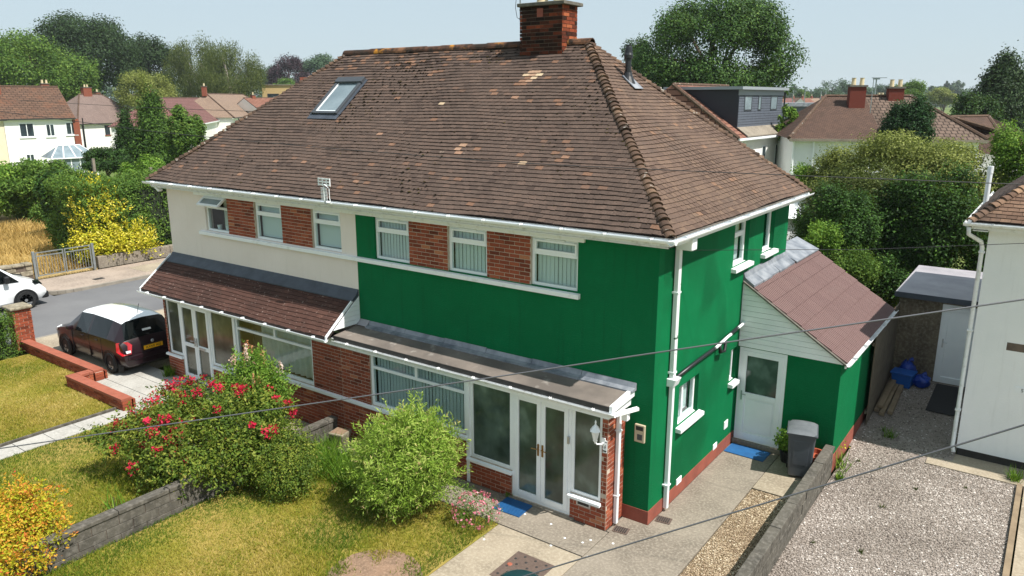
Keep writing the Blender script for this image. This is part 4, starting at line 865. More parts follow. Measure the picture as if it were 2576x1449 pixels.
def brick_wall_run(t, segs, h, cop, th=.215, seed=5):
    for k, (ax, p, a, b) in enumerate(segs):
        fr = ('y', p) if ax == 'x' else ('x', p)
        o = (MB().box(a+.01, b-.01, p+.012, p+th-.012, 0, h) if ax == 'x' else MB().box(p-th+.012, p-.012, a+.01, b-.01, 0, h)).build('wall', 'mortar', t)
        B, r = brick_boxes(fr, a, b, 0, h, seed=seed+k)
        if ax == 'x':
            b2, r2 = brick_boxes(('y', p+th), a, b, 0, h, seed=seed+9+k); b2 = [[(q[0], 2*(p+th)-q[1], q[2]) if False else (q[0], q[1]+.046 if q[1] > p+th-.01 else q[1]-.0, q[2]) for q in x] for x in b2]; B += b2; r += r2
        pieces(B, r, 'brick', 'brick', o, 60, stuffname='brickwork')
        if ax == 'x':
            for q, sg in ((a, -1), (b, 1)):
                for k2 in range(3): MB().box(q-.05 if sg > 0 else q-.004, q+.004 if sg > 0 else q+.05, p-.002, p+th+.002, k2*.075+.005, k2*.075+.07, .3+.2*k2).build('brick', 'brick', o)
        s = a
        while s < b-.04:
            e = min(s+.225, b); mb = MB()
            (mb.box(s+.002, e-.002, p-.02, p+th+.02, h, h+cop) if ax == 'x' else mb.box(p-th-.02, p+.02, s+.002, e-.002, h, h+cop)); mb.build('coping_brick', 'coping_red', o, bevel=.006); s = e
bw = thing('brick_garden_wall', 'low stepped red brick wall with smooth coping beside the parked hatchback', 'wall', (-15, -2.2, 0), world=True)
brick_wall_run(bw, [('x', -2.1, -18.95, -14.65), ('y', -14.66, -2.46, -2.14), ('x', -2.7, -14.9, -12.16)], .225, .07)
pil = thing('brick_gate_pillar', 'red brick gate pillar with pale stone cap beside clipped hedge', 'pillar', (-19.22, -1.95, 0), world=True)
o = MB().box(-19.43, -19.01, -2.16, -1.74, 0, 1.18).build('core', 'mortar', pil)
B, r = [], []
for fr, a, b in ((('y', -2.17), -19.44, -19.0), (('x', -19.0), -2.17, -1.73), (('y', -1.73), -19.44, -19.0)):
    x, q = brick_boxes(fr, a, b, 0, 1.2, seed=int(abs(a)*9)); B += x; r += q
pieces(B, r, 'brick', 'brick', o, 300)
MB().prism([(-19.52, -2.25, 1.2), (-18.92, -2.25, 1.2), (-18.92, -1.65, 1.2), (-19.52, -1.65, 1.2)], (0, 0, .09)).build('cap', 'stone', pil, bevel=.03)
# across the road: rough stone wall, gate, low pale wall
g = np.random.default_rng(12); sw = thing('stone_wall', 'rough grey stone wall beside the galvanised gate across the road', 'wall', (-28.3, 0, 0), world=True)
MB().box(-28.45, -28.18, -8, 2.15, 0, .62).build('core', 'mortar_dark', sw)
y = -2.0; k = 0
for c in range(3):
    y = -4.0-.2*c
    while y < 2.1:
        l = g.uniform(.3, .6); b = min(y+l, 2.15); MB().box(-28.5, -28.16+g.normal(0, .015), y+.01, b-.01, c*.21+.005, (c+1)*.21-.008).build('stone', 'stone', sw, bevel=.03); y = b
y = -4.0
while y < 2.1: b = min(y+.45, 2.15); MB().box(-28.55, -28.1, y+.006, b-.006, .63, .74+g.normal(0, .01)).build('coping', 'stone', sw, bevel=.03); y = b
gt = thing('metal_gate', 'galvanised steel bar gate across the dry lot entrance', 'gate', (-28.2, 3.4, 0), world=True)
for y in (2.25, 4.58): MB().box(-28.26, -28.16, y-.05, y+.05, 0, 1.15).build('post', 'galv', gt, bevel=.01)
for (a, b) in ((2.33, 3.4), (3.44, 4.5)):
    f = MB(); f.box(-28.23, -28.19, a, a+.04, .1, 1.1); f.box(-28.23, -28.19, b-.04, b, .1, 1.1); f.box(-28.225, -28.195, a+.04, b-.04, .12, .16); f.box(-28.225, -28.195, a+.04, b-.04, .92, .96); f.box(-28.225, -28.195, a+.04, b-.04, 1.06, 1.1); lf = f.build('leaf', 'galv', gt)
    for k in range(8): y = a+.04+(b-a-.08)*(k+1)/9; MB().tube([(-28.21, y, .16), (-28.21, y, .92)], .011, 6).build('bar', 'galv', lf)
lw = thing('low_wall', 'low pale concrete wall under the tall dark hedge across the road', 'wall', (-28.3, 9, 0), world=True)
y = 4.75
for k in range(9): MB().box(-28.45, -28.2, y+.006, y+1.1-.006, 0, .52+g.normal(0, .02)).build('panel', 'concrete', lw, bevel=.02); y += 1.1
# timber fence and posts further back
def fence(label, p0, p1, h, mat, bw_=.12, post=True, hor=False, z=0):
    p0, p1 = np.array(p0, float), np.array(p1, float); L = np.linalg.norm(p1-p0); d = (p1-p0)/L; n = np.array([-d[1], d[0]]); t = thing('timber_fence', label, 'fence', (*p0, z), math.atan2(d[1], d[0]))
    if hor:
        k = int(L/1.83)
        for i in range(k):
            for j in range(int(h/.16)): MB().box(i*1.83+.05, (i+1)*1.83-.05, -.01, .015, .05+j*.16, .05+j*.16+.15).build('slat', mat, t)
        for i in range(k+1): MB().box(i*1.83-.05, i*1.83+.05, -.05, .05, 0, h+.05).build('post', 'concrete', t)
    else:
        for i in range(int(L/bw_)):
            MB().box(i*bw_+.004, (i+1)*bw_-.004, -.012, .012+(i % 2)*.01, 0, h+random.uniform(-.01, .01)).build('board', mat, t)
        for zz in (.3, h-.3): MB().box(0, L, .022, .06, zz, zz+.08).build('rail', mat, t)
    return t
fence('weathered upright board fence beside the pink tiled lean-to', (2.13, 6.75), (2.05, 10.0), 2.2, 'fence_wood', .14, z=-.08)
a = at(190, 440, .0); a = atd(200, 415, 52)[:2]; b = atd(322, 412, 52)[:2]
fence('grey horizontal slat fence panels behind the hedges near the conservatory', a, b, 1.7, 'fence_grey', hor=True)
for (u, v, dd, hh) in ((235, 412, 44, 1.9), (380, 436, 40, 1.9), (157, 418, 46, 1.6)):
    p = atd(u, v, dd); t = MB().box(-.07, .07, -.07, .07, 0, p[2]+.3).build('concrete_post', 'concrete'); t.location = (p[0], p[1], 0); tag(t, {235: 'bare concrete post in front of the slat fence', 380: 'bare concrete post rising beside the eaves of the cream house', 157: 'short concrete post among bright leafy bushes'}[u], 'post')
# ---------------------------------------------------------------- plants
def unit(v): return v/np.maximum(np.linalg.norm(v, axis=-1, keepdims=True), 1e-9)
def leaf_mesh(P, Nn, L, Wd, g, droop=0.0, fold=0):
    """rhombic leaves at P, facing Nn"""
    n = len(P); r = g.normal(size=(n, 3)); a = unit(np.cross(Nn, r)); a[:, 2] -= droop; a = unit(a); b = unit(np.cross(Nn, a))
    L = np.broadcast_to(L, n)*g.uniform(.65, 1.25, n); Wd = np.broadcast_to(Wd, n)*g.uniform(.7, 1.2, n)
    V = np.stack([P-a*L[:, None]/2, P+b*Wd[:, None]/2-a*L[:, None]*.05, P+a*L[:, None]/2, P-b*Wd[:, None]/2-a*L[:, None]*.05], 1)
    F = np.arange(4*n).reshape(n, 4); return V.reshape(-1, 3), F
def lobes_sample(lobes, n, g, shell=.35):
    """clump centres spread through the outer part of the lobes"""
    Lb = np.array(lobes, float); wgt = (Lb[:, 3]*Lb[:, 4]+Lb[:, 4]*Lb[:, 5]+Lb[:, 3]*Lb[:, 5]); wgt = wgt*(np.where(np.arange(len(Lb)) == 0, .35, 1.0) if len(Lb) > 12 else 1.0); idx = g.choice(len(Lb), n, p=wgt/wgt.sum()); d = unit(g.normal(size=(n, 3)))
    q = 1-shell*g.random(n)**1.6; c = Lb[idx, :3]+d*Lb[idx, 3:6]*q[:, None]
    return c, d
def crown_np(lobes, clumps, per, cr, L, Wd, seed, up=.55, out=.7, jit=.9, shell=.35, zs=1.0, droop=0, zmin=None, cvar=.6):
    g = np.random.default_rng(seed); c, d = lobes_sample(lobes, clumps, g, shell)
    if zmin is not None: k = c[:, 2] > zmin; c, d = c[k], d[k]; clumps = len(c)
    crs = cr*g.uniform(.6, 1.35, clumps); off = np.clip(g.normal(size=(clumps, per, 3)), -1.4, 1.4)*crs[:, None, None]*np.array([1, 1, zs]); P = (c[:, None]+off).reshape(-1, 3)
    Nn = unit(np.repeat(d, per, 0)*out+np.array([0, 0, up])+g.normal(size=(clumps*per, 3))*jit)
    V, F = leaf_mesh(P, Nn, L, Wd, g, droop); cl = g.random(clumps); r = np.clip(np.repeat(cl, per)*cvar+g.random(clumps*per)*(1-cvar), 0, 1)
    return V, F, r
def trunk_mb(h, r, lobes, seed, n=7, base=(0, 0, 0)):
    g = np.random.default_rng(seed); mb = MB(); b = Vector(base); top = b+Vector((g.normal(0, .04)*h, g.normal(0, .04)*h, h)); mid = (b+top)/2+Vector((g.normal(0, .03)*h, g.normal(0, .03)*h, 0))
    mb.tube([b-Vector((0, 0, .1)), b+Vector((0, 0, .15*h)), mid, top], [r*1.35, r, r*.8, r*.4], 8)
    for k in range(n):
        lb = lobes[k % len(lobes)]; q = Vector((lb[0]+g.normal(0, .3)*lb[3], lb[1]+g.normal(0, .3)*lb[4], lb[2]+g.normal(0, .3)*lb[5])); s = b.lerp(top, g.uniform(.35, .95)); m = s.lerp(q, .5)+Vector((0, 0, .05*h)); rr_ = r*g.uniform(.3, .5)
        mb.tube([s, m, q], [rr_, rr_*.65, rr_*.2], 6)
    return mb
def plant(name, label, cat, loc, lobes, mat, clumps, per, cr, L, Wd, seed, h=None, tr=None, group=None, bark='bark', stem='stem', crown='crown', nl=7, **kw):
    t = thing(name, label, cat, loc, group=group); V, F, r = crown_np(lobes, clumps, per, cr, L, Wd, seed, **kw); npbuild(crown, V, F, r, mat, t)
    zt = max(l[2] for l in lobes); trunk_mb(h or zt*.9, tr or .03, lobes, seed+1, nl).build(stem, bark, t); return t
def auto_lobes(w, d, z0, z1, n, seed, taper=.55):
    """an uneven crown: w, d half widths; z0..z1 height"""
    g = np.random.default_rng(seed); hc = (z0+z1)/2; hh = (z1-z0)/2; L = [(0, 0, hc, w*.6, d*.6, hh*.72)]
    n = n*2
    for k in range(n):
        a = g.uniform(0, 6.28); zz = g.uniform(-.85, .9); rad = math.sqrt(max(0, 1-zz*zz))*(1-.2*max(0, zz)); s = g.uniform(.15, .3)
        L.append((w*.78*rad*math.cos(a), d*.78*rad*math.sin(a), hc+zz*hh*.82, w*s, d*s, min(hh*s*1.1, hh*.5)))
    return L
def shoots(t, lobes, n, ln, per, L, Wd, mat, seed, up=.5, rmin=0, zmin=.25, bend=.15):
    """leafy shoots that stand out of the crown, each a line of leaves"""
    g = np.random.default_rng(seed); c, d = lobes_sample(lobes, n, g, .12); k = c[:, 2] > zmin; c, d = c[k], d[k]; n = len(c); dr_ = unit(d+np.array([0, 0, up])+g.normal(0, .35, (n, 3))); l = ln*g.uniform(.4, 1.3, n); q = np.linspace(0, 1, per)
    P = c[:, None]+dr_[:, None]*(l[:, None]*q)[..., None]; P[..., 2] -= bend*(l[:, None]*q*q); P = (P+g.normal(0, Wd*.5, P.shape)).reshape(-1, 3)
    D = np.repeat(dr_, per, 0); side = unit(np.cross(D, g.normal(size=D.shape))); a = unit(D*.7+side*.7); b = unit(np.cross(a, np.cross(a, D)+g.normal(size=D.shape)*.4)); m = len(P); Ls = L*g.uniform(.7, 1.2, m)[:, None]; Ws = Wd*g.uniform(.7, 1.2, m)[:, None]
    V = np.stack([P, P+a*Ls*.45+b*Ws/2, P+a*Ls, P+a*Ls*.45-b*Ws/2], 1).reshape(-1, 3); r = np.clip(np.repeat(g.random(n), per)*.5+g.random(m)*.35+np.tile(q, n)*.25, 0, 1)
    return npbuild('shoots', V, np.arange(4*m).reshape(m, 4), r, mat, t, kind='stuff')
def gr(u, v, z=0): p = at(u, v, z); return (p[0], p[1], z)

# weigela with crimson flowers, spiraea behind it, box-like bush
wl_ = [(0, 0, .8, 1.0, .9, .72), (-.9, -.55, .85, .75, .7, .55), (-1.25, .1, .95, .6, .7, .5), (-.7, .5, 1.2, .75, .65, .42), (.4, .6, 1.1, .8, .8, .55), (.25, -.6, .6, .8, .6, .5), (-1.4, -1.0, .8, .42, .36, .25), (-1.7, -1.25, .85, .2, .2, .15), (.85, .1, .7, .6, .7, .5), (-.3, -.9, .5, .6, .4, .4), (-1.6, .3, 1.25, .25, .3, .2)]
wg = plant('weigela_shrub', 'large arching shrub with crimson flower clusters beside the dividing block wall', 'shrub', (-7.6, -3.35, 0), wl_, 'leaf_weigela', 1900, 13, .085, .08, .038, 11, h=.6, tr=.04, up=.6, nl=16, bark='bark_pale', jit=.75)
g = np.random.default_rng(3)
c, d = lobes_sample([wl_[k] for k in (1, 2, 3, 6, 7, 10, 4, 2, 3, 1, 1, 6, 9)], 135, g, .03); k = (c[:, 2] > .5) & (d[:, 2] > -.1); c, d = c[k]+d[k]*.05, d[k]; sz = g.uniform(.035, .08, len(c))
P = (c[:, None]+np.clip(g.normal(size=(len(c), 46, 3)), -1.3, 1.3)*sz[:, None, None]).reshape(-1, 3); V, F = leaf_mesh(P, unit(np.repeat(d, 46, 0)+g.normal(size=P.shape)*.7), .055, .042, g); npbuild('flowers', V, F, np.clip(np.repeat(g.random(len(c)), 46)*.5+g.random(len(F))*.5, 0, 1), 'petal_red', wg, kind='stuff')
shoots(wg, wl_, 420, .3, 14, .075, .032, 'leaf_weigela', 401, up=.3)
sp = [(0, 0, 1.05, .75, .6, .7), (-.35, .1, 1.35, .5, .4, .5), (.35, 0, 1.2, .5, .45, .6), (.05, 0, 1.75, .22, .2, .4)]
sg = plant('spiraea_shrub', 'upright light green shrub with pale pink flower spikes against the cream house', 'shrub', (-8.05, -1.95, 0), sp, 'leaf_bright', 900, 13, .085, .075, .03, 12, h=.8, tr=.03, up=.6)
shoots(sg, sp, 200, .3, 13, .07, .03, 'leaf_bright', 405, up=1.0)
g = np.random.default_rng(5); Vs, Fs = [], []
for k in range(34):
    lb = sp[g.integers(0, 4)]; a = g.uniform(0, 6.28); b = Vector((lb[0]+lb[3]*.8*math.cos(a), lb[1]+lb[4]*.8*math.sin(a), lb[2]+lb[5]*g.uniform(.4, .95)))
    P = np.array(b)+np.stack([g.normal(0, .014, 26), g.normal(0, .014, 26), np.linspace(0, .2, 26)], 1); V, F = leaf_mesh(P, unit(g.normal(size=(26, 3))), .04, .03, g); Fs.append(F+4*26*k); Vs.append(V)
npbuild('flower_spikes', np.concatenate(Vs), np.concatenate(Fs), np.repeat(g.random(34), 26), 'spire_pale', sg, kind='stuff')
plant('evergreen_shrub', 'dense dark small-leaved shrub beside the end of the dividing wall', 'shrub', (-6.25, -2.75, 0), [(0, 0, .5, .75, .7, .5), (.4, -.2, .4, .5, .5, .4), (-.3, .3, .65, .5, .5, .4)], 'leaf_weigela', 1000, 14, .075, .05, .028, 13, h=.4, tr=.03)
# dappled willow ball
ws_ = plant('willow_shrub', 'rounded pale green willow shrub on the lawn before the porch', 'shrub', (-3.72, -2.05, 0), [(0, 0, .9, .86, .84, .82), (-.35, -.1, .75, .6, .6, .6), (.3, .15, 1.1, .6, .6, .6), (.25, 0, 1.55, .3, .3, .35), (-.1, .3, 1.35, .45, .45, .4)], 'leaf_willow', 2100, 14, .07, .085, .019, 14, h=.7, tr=.05, up=.5, out=1.0, jit=.8)
shoots(ws_, [(0, 0, .9, .86, .84, .82), (-.35, -.1, .75, .6, .6, .6), (.3, .15, 1.1, .6, .6, .6), (.25, 0, 1.55, .3, .3, .35), (-.1, .3, 1.35, .45, .45, .4)], 620, .32, 18, .08, .018, 'leaf_willow', 402, up=.7)
pk = plant('potentilla_shrub', 'small shrub with pink flowers at the edge of the concrete', 'shrub', (-2.42, -1.72, 0), [(0, 0, .28, .42, .38, .3), (-.35, .05, .3, .35, .3, .3)], 'leaf_mid', 240, 12, .06, .035, .016, 15, h=.2, tr=.012)
g = np.random.default_rng(6); c, d = lobes_sample([(0.05, -.03, .3, .42, .38, .3)], 130, g, .02); k = c[:, 2] > .12; c, d = c[k], d[k]; P = (c[:, None]+g.normal(size=(len(c), 4, 3))*.015).reshape(-1, 3); V, F = leaf_mesh(P, unit(np.repeat(d, 4, 0)+g.normal(size=P.shape)*.5), .04, .035, g); npbuild('flowers', V, F, g.random(len(F)), 'petal_pink', pk, kind='stuff')
gs_ = plant('golden_spiraea', 'orange and yellow leaved shrub at the end of the dividing wall', 'shrub', (-7.55, -7.0, 0), [(0, 0, .45, .95, .85, .5), (-.5, .3, .55, .6, .5, .45), (.3, -.4, .45, .7, .6, .45), (-.2, .5, .75, .4, .4, .35)], 'leaf_orange', 1200, 13, .08, .06, .03, 16, h=.4, tr=.02)
shoots(gs_, [(0, 0, .45, .95, .85, .5), (-.5, .3, .55, .6, .5, .45), (.3, -.4, .45, .7, .6, .45), (-.2, .5, .75, .4, .4, .35)], 420, .26, 13, .06, .026, 'leaf_orange', 403, up=.7)
# hedge by the pillar
def hedge(name, label, loc, sx, sy, h, mat, clumps, per, cr, L, Wd, seed, cat='hedge', rz=0, wob=.08, **kw):
    t = thing(name, label, cat, loc, rz); g = np.random.default_rng(seed); P = []; Nn = []
    A = [sx*sy, sx*h, sx*h, sy*h, sy*h]; f = g.choice(5, clumps, p=np.array(A)/sum(A)); u, v = g.uniform(-.5, .5, clumps), g.uniform(-.5, .5, clumps); w_ = g.uniform(.03, 1, clumps)
    c = np.zeros((clumps, 3)); d = np.zeros((clumps, 3)); q = g.random(clumps)**2*.3
    for k, fn in enumerate([lambda i: (u[i]*sx, v[i]*sy, h-q[i]), lambda i: (u[i]*sx, -sy/2+q[i], w_[i]*h), lambda i: (u[i]*sx, sy/2-q[i], w_[i]*h), lambda i: (-sx/2+q[i], v[i]*sy, w_[i]*h), lambda i: (sx/2-q[i], v[i]*sy, w_[i]*h)]):
        i = f == k; x, y, z = fn(i); c[i] = np.stack([np.broadcast_to(x, i.sum()), np.broadcast_to(y, i.sum()), np.broadcast_to(z, i.sum())], 1); d[i] = [(0, 0, 1), (0, -1, 0), (0, 1, 0), (-1, 0, 0), (1, 0, 0)][k]
    wv = np.sin(c[:, 0]*2.1+seed)*np.sin(c[:, 1]*1.7+seed*.7)+.6*np.sin(c[:, 2]*2.3+c[:, 0]+c[:, 1]); c += d*(wv*wob)[:, None]
    off = g.normal(size=(clumps, per, 3))*cr; P = (c[:, None]+off).reshape(-1, 3); P[:, 2] = np.maximum(P[:, 2], .02); Nn = unit(np.repeat(d, per, 0)*.8+np.array([0, 0, .5])+g.normal(size=P.shape)*.8); V, F = leaf_mesh(P, Nn, L, Wd, g)
    r = np.clip(np.repeat(g.random(clumps), per)*.6+g.random(len(F))*.4, 0, 1); npbuild('foliage', V, F, r, mat, t)
    core = MB().box(-sx/2+.25*min(1, sx), sx/2-.25*min(1, sx), -sy/2+.25*min(1, sy), sy/2-.25*min(1, sy), 0, h*.85).build('branches', 'hedge_core', t); return t
hedge('privet_hedge', 'clipped green privet hedge beside the brick gate pillar', (-18.95, -4.6, 0), .9, 4.6, 1.2, 'leaf_mid', 1500, 12, .06, .06, .03, 21, wob=.05)
# across the road
gp_ = plant('golden_privet', 'bright yellow leaved shrub beside the galvanised gate', 'shrub', (-29.4, 5.6, 0), [(0, 0, 1.6, 1.0, 1.0, 1.5), (-.2, .3, 2.5, .7, .7, .9), (.3, -.4, .9, .95, .95, .8), (.4, .8, .9, .95, 1.2, .75), (-.3, -.2, 2.8, .5, .5, .7)], 'leaf_yellow', 1500, 13, .14, .13, .065, 22, h=2, tr=.07, out=1, up=.6)
shoots(gp_, [(0, 0, 1.6, 1.0, 1.0, 1.5), (-.2, .3, 2.5, .7, .7, .9), (.4, .8, .9, .95, 1.2, .75), (-.3, -.2, 2.8, .5, .5, .7)], 460, .6, 13, .13, .06, 'leaf_yellow', 404, up=.8)
hedge('tall_hedge', 'tall dark green hedge above the low pale wall across the road', (-30.6, 11.0, 0), 3.4, 12.5, 3.55, 'leaf_mid', 6500, 13, .11, .12, .07, 23, wob=.2)
for k, (u, v, dd, w_, h_, m, lab) in enumerate(((40, 520, 46, 2.8, 3.75, 'leaf_bright', 'bright green leafy bush behind the dry grass lot, left of others'), (115, 480, 45, 2.6, 3.5, 'leaf_mid', 'leafy green bush between the bright bush and dark bush behind the dry lot'), (165, 500, 40, 1.5, 3.6, 'leaf_shade', 'tall dark bush directly beside the yellow shrub'))):
    p = atd(u, v, dd); plant('lot_bush', lab, 'bush', (p[0], p[1], 0), auto_lobes(w_, w_, .0, h_, 9, 30+k), m, 2400, 13, .16, .17, .09, 40+k, h=2, tr=.1, group='bushes behind the dry lot', out=.9)
# dry grass, lawn blades, weeds
def blades(name, lab, boxes, dens, h, wd, mat, seed, val, z=0.0, mask=None, parent=None):
    g = np.random.default_rng(seed); Ps = []
    for (x0, x1, y0, y1) in boxes:
        n = int((x1-x0)*(y1-y0)*dens); Ps.append(np.stack([g.uniform(x0, x1, n), g.uniform(y0, y1, n), np.full(n, z)], 1))
    P = np.concatenate(Ps)
    if mask is not None: P = P[mask(P, g)]
    n = len(P); a = g.uniform(0, 6.28, n); dx = np.stack([np.cos(a), np.sin(a), np.zeros(n)], 1)*(wd*g.uniform(.6, 1.3, n))[:, None]/2; hh = h*g.uniform(.4, 1.3, n)*(1+.5*np.sin(P[:, 0]*1.3)*np.sin(P[:, 1]*1.1)); ln = g.normal(0, .55, (n, 2))*hh[:, None]
    T = P+np.stack([ln[:, 0], ln[:, 1], hh], 1); V = np.stack([P-dx, P+dx, T], 1).reshape(-1, 3); r = np.clip(val(P, g), 0, 1)
    o = npbuild(name, V, np.arange(3*n).reshape(n, 3), r, mat); tag(o, lab, 'grass', kind='stuff'); return o
def patch(P, s=1.0, ph=0): x, y = P[:, 0]*s, P[:, 1]*s; return np.sin(x*.9+ph+np.sin(y*.7+ph))*.5+np.sin(y*1.3-ph+np.sin(x*1.7))*.35+np.sin(x*3.1+y*2.3+ph)*.2
soil_mask = lambda P, g: (np.hypot(P[:, 0]+2.75, P[:, 1]+3.8) > .6+.18*np.sin(5*np.arctan2(P[:, 1]+3.8, P[:, 0]+2.75))+g.normal(0, .12, len(P)))
blades('lawn_grass', 'patchy dry lawn between the garden path and low brick wall', [(-18.4, -14.92, -6.6, -2.13), (-14.9, -12.52, -6.6, -2.73)], 2300, .045, .013, 'grass', 51, lambda P, g: .5+.32*patch(P, .9, 1)+.2*patch(P, 3.1, 2)+g.normal(0, .12, len(P)))
blades('lawn_grass', 'lawn of mixed green and dry grass between path and block wall', [(-11.74, -7.12, -8.0, -1.17)], 2300, .05, .013, 'grass', 52, lambda P, g: .22+.34*patch(P, .8, 2.3)+.2*patch(P, 3.3, 1)+g.normal(0, .12, len(P)))
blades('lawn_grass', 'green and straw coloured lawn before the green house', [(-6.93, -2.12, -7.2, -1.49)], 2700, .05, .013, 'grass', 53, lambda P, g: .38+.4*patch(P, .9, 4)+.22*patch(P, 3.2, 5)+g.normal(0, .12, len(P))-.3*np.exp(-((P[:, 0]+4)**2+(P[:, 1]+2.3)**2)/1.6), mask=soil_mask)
blades('long_grass', 'long green grass along the foot of the block wall near the house', [(-6.9, -5.1, -2.2, -1.25)], 900, .3, .018, 'grass_green', 54, lambda P, g: .5+g.normal(0, .25, len(P)))
blades('long_grass', 'green grass tufts at the foot of the dividing wall', [(-8.2, -7.15, -7.0, -3.2)], 500, .14, .014, 'grass_green', 57, lambda P, g: .5+g.normal(0, .25, len(P)), mask=lambda P, g: (patch(P, 2.2, 1)+(P[:, 0]+7.6)*1.2 > .25))
blades('dry_grass', 'tall straw coloured dry grass on the lot behind the gate', [(-44, -28.7, -2, 8.5)], 130, .35, .05, 'grass_dry', 55, lambda P, g: .5+.3*patch(P, .6)+g.normal(0, .15, len(P)), z=.02)
def weed(label, x, y, z, h, n, seed, mat='grass_green', flower=None):
    t = thing('weed', label, 'weed', (x, y, z)); g = np.random.default_rng(seed); a = g.uniform(0, 6.28, n); P = np.stack([g.normal(0, h*.22, n), g.normal(0, h*.22, n), np.zeros(n)], 1); T = P+np.stack([np.cos(a)*h*.5, np.sin(a)*h*.5, h*g.uniform(.4, 1.1, n)], 1); dx = np.stack([-np.sin(a), np.cos(a), 0*a], 1)*.012
    npbuild('leaf_tuft', np.stack([P-dx, P+dx, T], 1).reshape(-1, 3), np.arange(3*n).reshape(n, 3), g.random(n), mat, t)
    MB().tube([(0, 0, 0), (0, 0, h*.6)], .006, 5).build('stem', 'bark', t)
    if flower:
        V, F = leaf_mesh(np.array([[0, 0, h]])+g.normal(0, .04, (14, 3)), unit(g.normal(size=(14, 3))), .04, .035, g); npbuild('flowers', V, F, g.random(14), flower, t)
for k, (u, v, h, lab) in enumerate(((2235, 1105, .25, 'grass tuft on the gravel in front of the shaded passage'), (2105, 1160, .25, 'weeds at the foot of the red plinth on the gravel side'), (2552, 1210, .3, 'bright weed clump at the corner of the timber edging'), (2345, 1040, .15, 'small weed beside the dark door mat'), (2225, 1090, .18, 'low grass tuft near the passage mouth'), (2110, 1205, .16, 'small weed beside the end of the block wall'))):
    p = at(u, v, -.12); weed(lab, p[0], p[1], -.12, h, 70, 60+k)
for k in range(9):
    x, y = 2.3+2.6*rng.random(), .3+5.2*rng.random(); weed('small sparse weed growing through the gravel yard', x, y, -.13, .05+.04*rng.random(), 22, 200+k, mat='leaf_birch')
for o in list(COL.objects):
    if o.get('label') == 'small sparse weed growing through the gravel yard': o['group'] = 'weeds in the gravel yard'
p = at(430, 940, 0); weed('weed clump growing against the left brick porch base', p[0]+.1, p[1]-.1, 0, .3, 120, 71)
p = at(2090, 1125, -.1); weed('tall weed with a yellow flower beside the extension wall', 2.16, 4.35, -.12, .5, 30, 72, flower='leaf_yellow')
p = at(1297, 1237, 0); weed('tiny weed at the corner of the porch door', -2.5, -.63, 0, .12, 40, 73)
p = at(290, 1285, 0); weed('pale tall weed standing on the lawn beside the dividing wall', p[0], p[1], 0, .45, 26, 74)
# ---------------------------------------------------------------- vehicles
def loft_car(t, ST, paint, roofpaint, glass_side, rear_i, wind_i, pillar='black_trim', mid=.55):
    rings = []
    for (x, zb, zl, zt, wl, wb, wr) in ST:
        half = [(0, zb), (wl*.86, zb), (wl*.97, zb+.1), (wl+.005, zb+(zl-zb)*mid), (wb, zl), (wr, zt-.05 if zt-zl > .2 else zt-.015), (wr*.8, zt), (0, zt+(.03 if zt-zl > .2 else .02))]
        ring_ = [(x, y, z) for y, z in half]+[(x, -y, z) for y, z in half[-2:0:-1]]; rings.append(ring_)
    n = len(rings[0]); parts = {}
    def put(key, quad): parts.setdefault(key, []).append(quad)
    for i in range(len(rings)-1):
        for j in range(n):
            k = (j+1) % n; q = [rings[i][j], rings[i+1][j], rings[i+1][k], rings[i][k]]; jj = j if j < 7 else 13-j; sd = 'l' if j < 7 else 'r'
            if jj == 4 and i in glass_side: put(('side_window', i, sd), q)
            elif jj in (5, 6) and i == rear_i: put(('rear_window',), q)
            elif jj in (5, 6) and i == wind_i: put(('windscreen',), q)
            elif jj in (5, 6) and rear_i < i < wind_i: put(('roof',), q)
            elif jj == 4 and (rear_i < i < wind_i): put(('pillar', i, sd), q)
            else: put(('body',), q)
    for e in (0, -1): put(('body',), rings[e])
    for key, qs in parts.items():
        mb = MB()
        for q in qs: mb.add(q, [tuple(range(len(q)))])
        me = mb.build(key[0], {'body': paint, 'roof': roofpaint, 'side_window': 'car_glass', 'rear_window': 'car_glass', 'windscreen': 'car_glass', 'pillar': pillar}[key[0]], t, smooth=False)
        bm = bmesh.new(); bm.from_mesh(me.data); bmesh.ops.remove_doubles(bm, verts=bm.verts, dist=.0005); bmesh.ops.recalc_face_normals(bm, faces=bm.faces); bm.to_mesh(me.data); bm.free()
        if key[0] in ('body', 'roof'):
            me.data.polygons.foreach_set('use_smooth', [True]*len(me.data.polygons)); me.data.set_sharp_from_angle(angle=R(38))
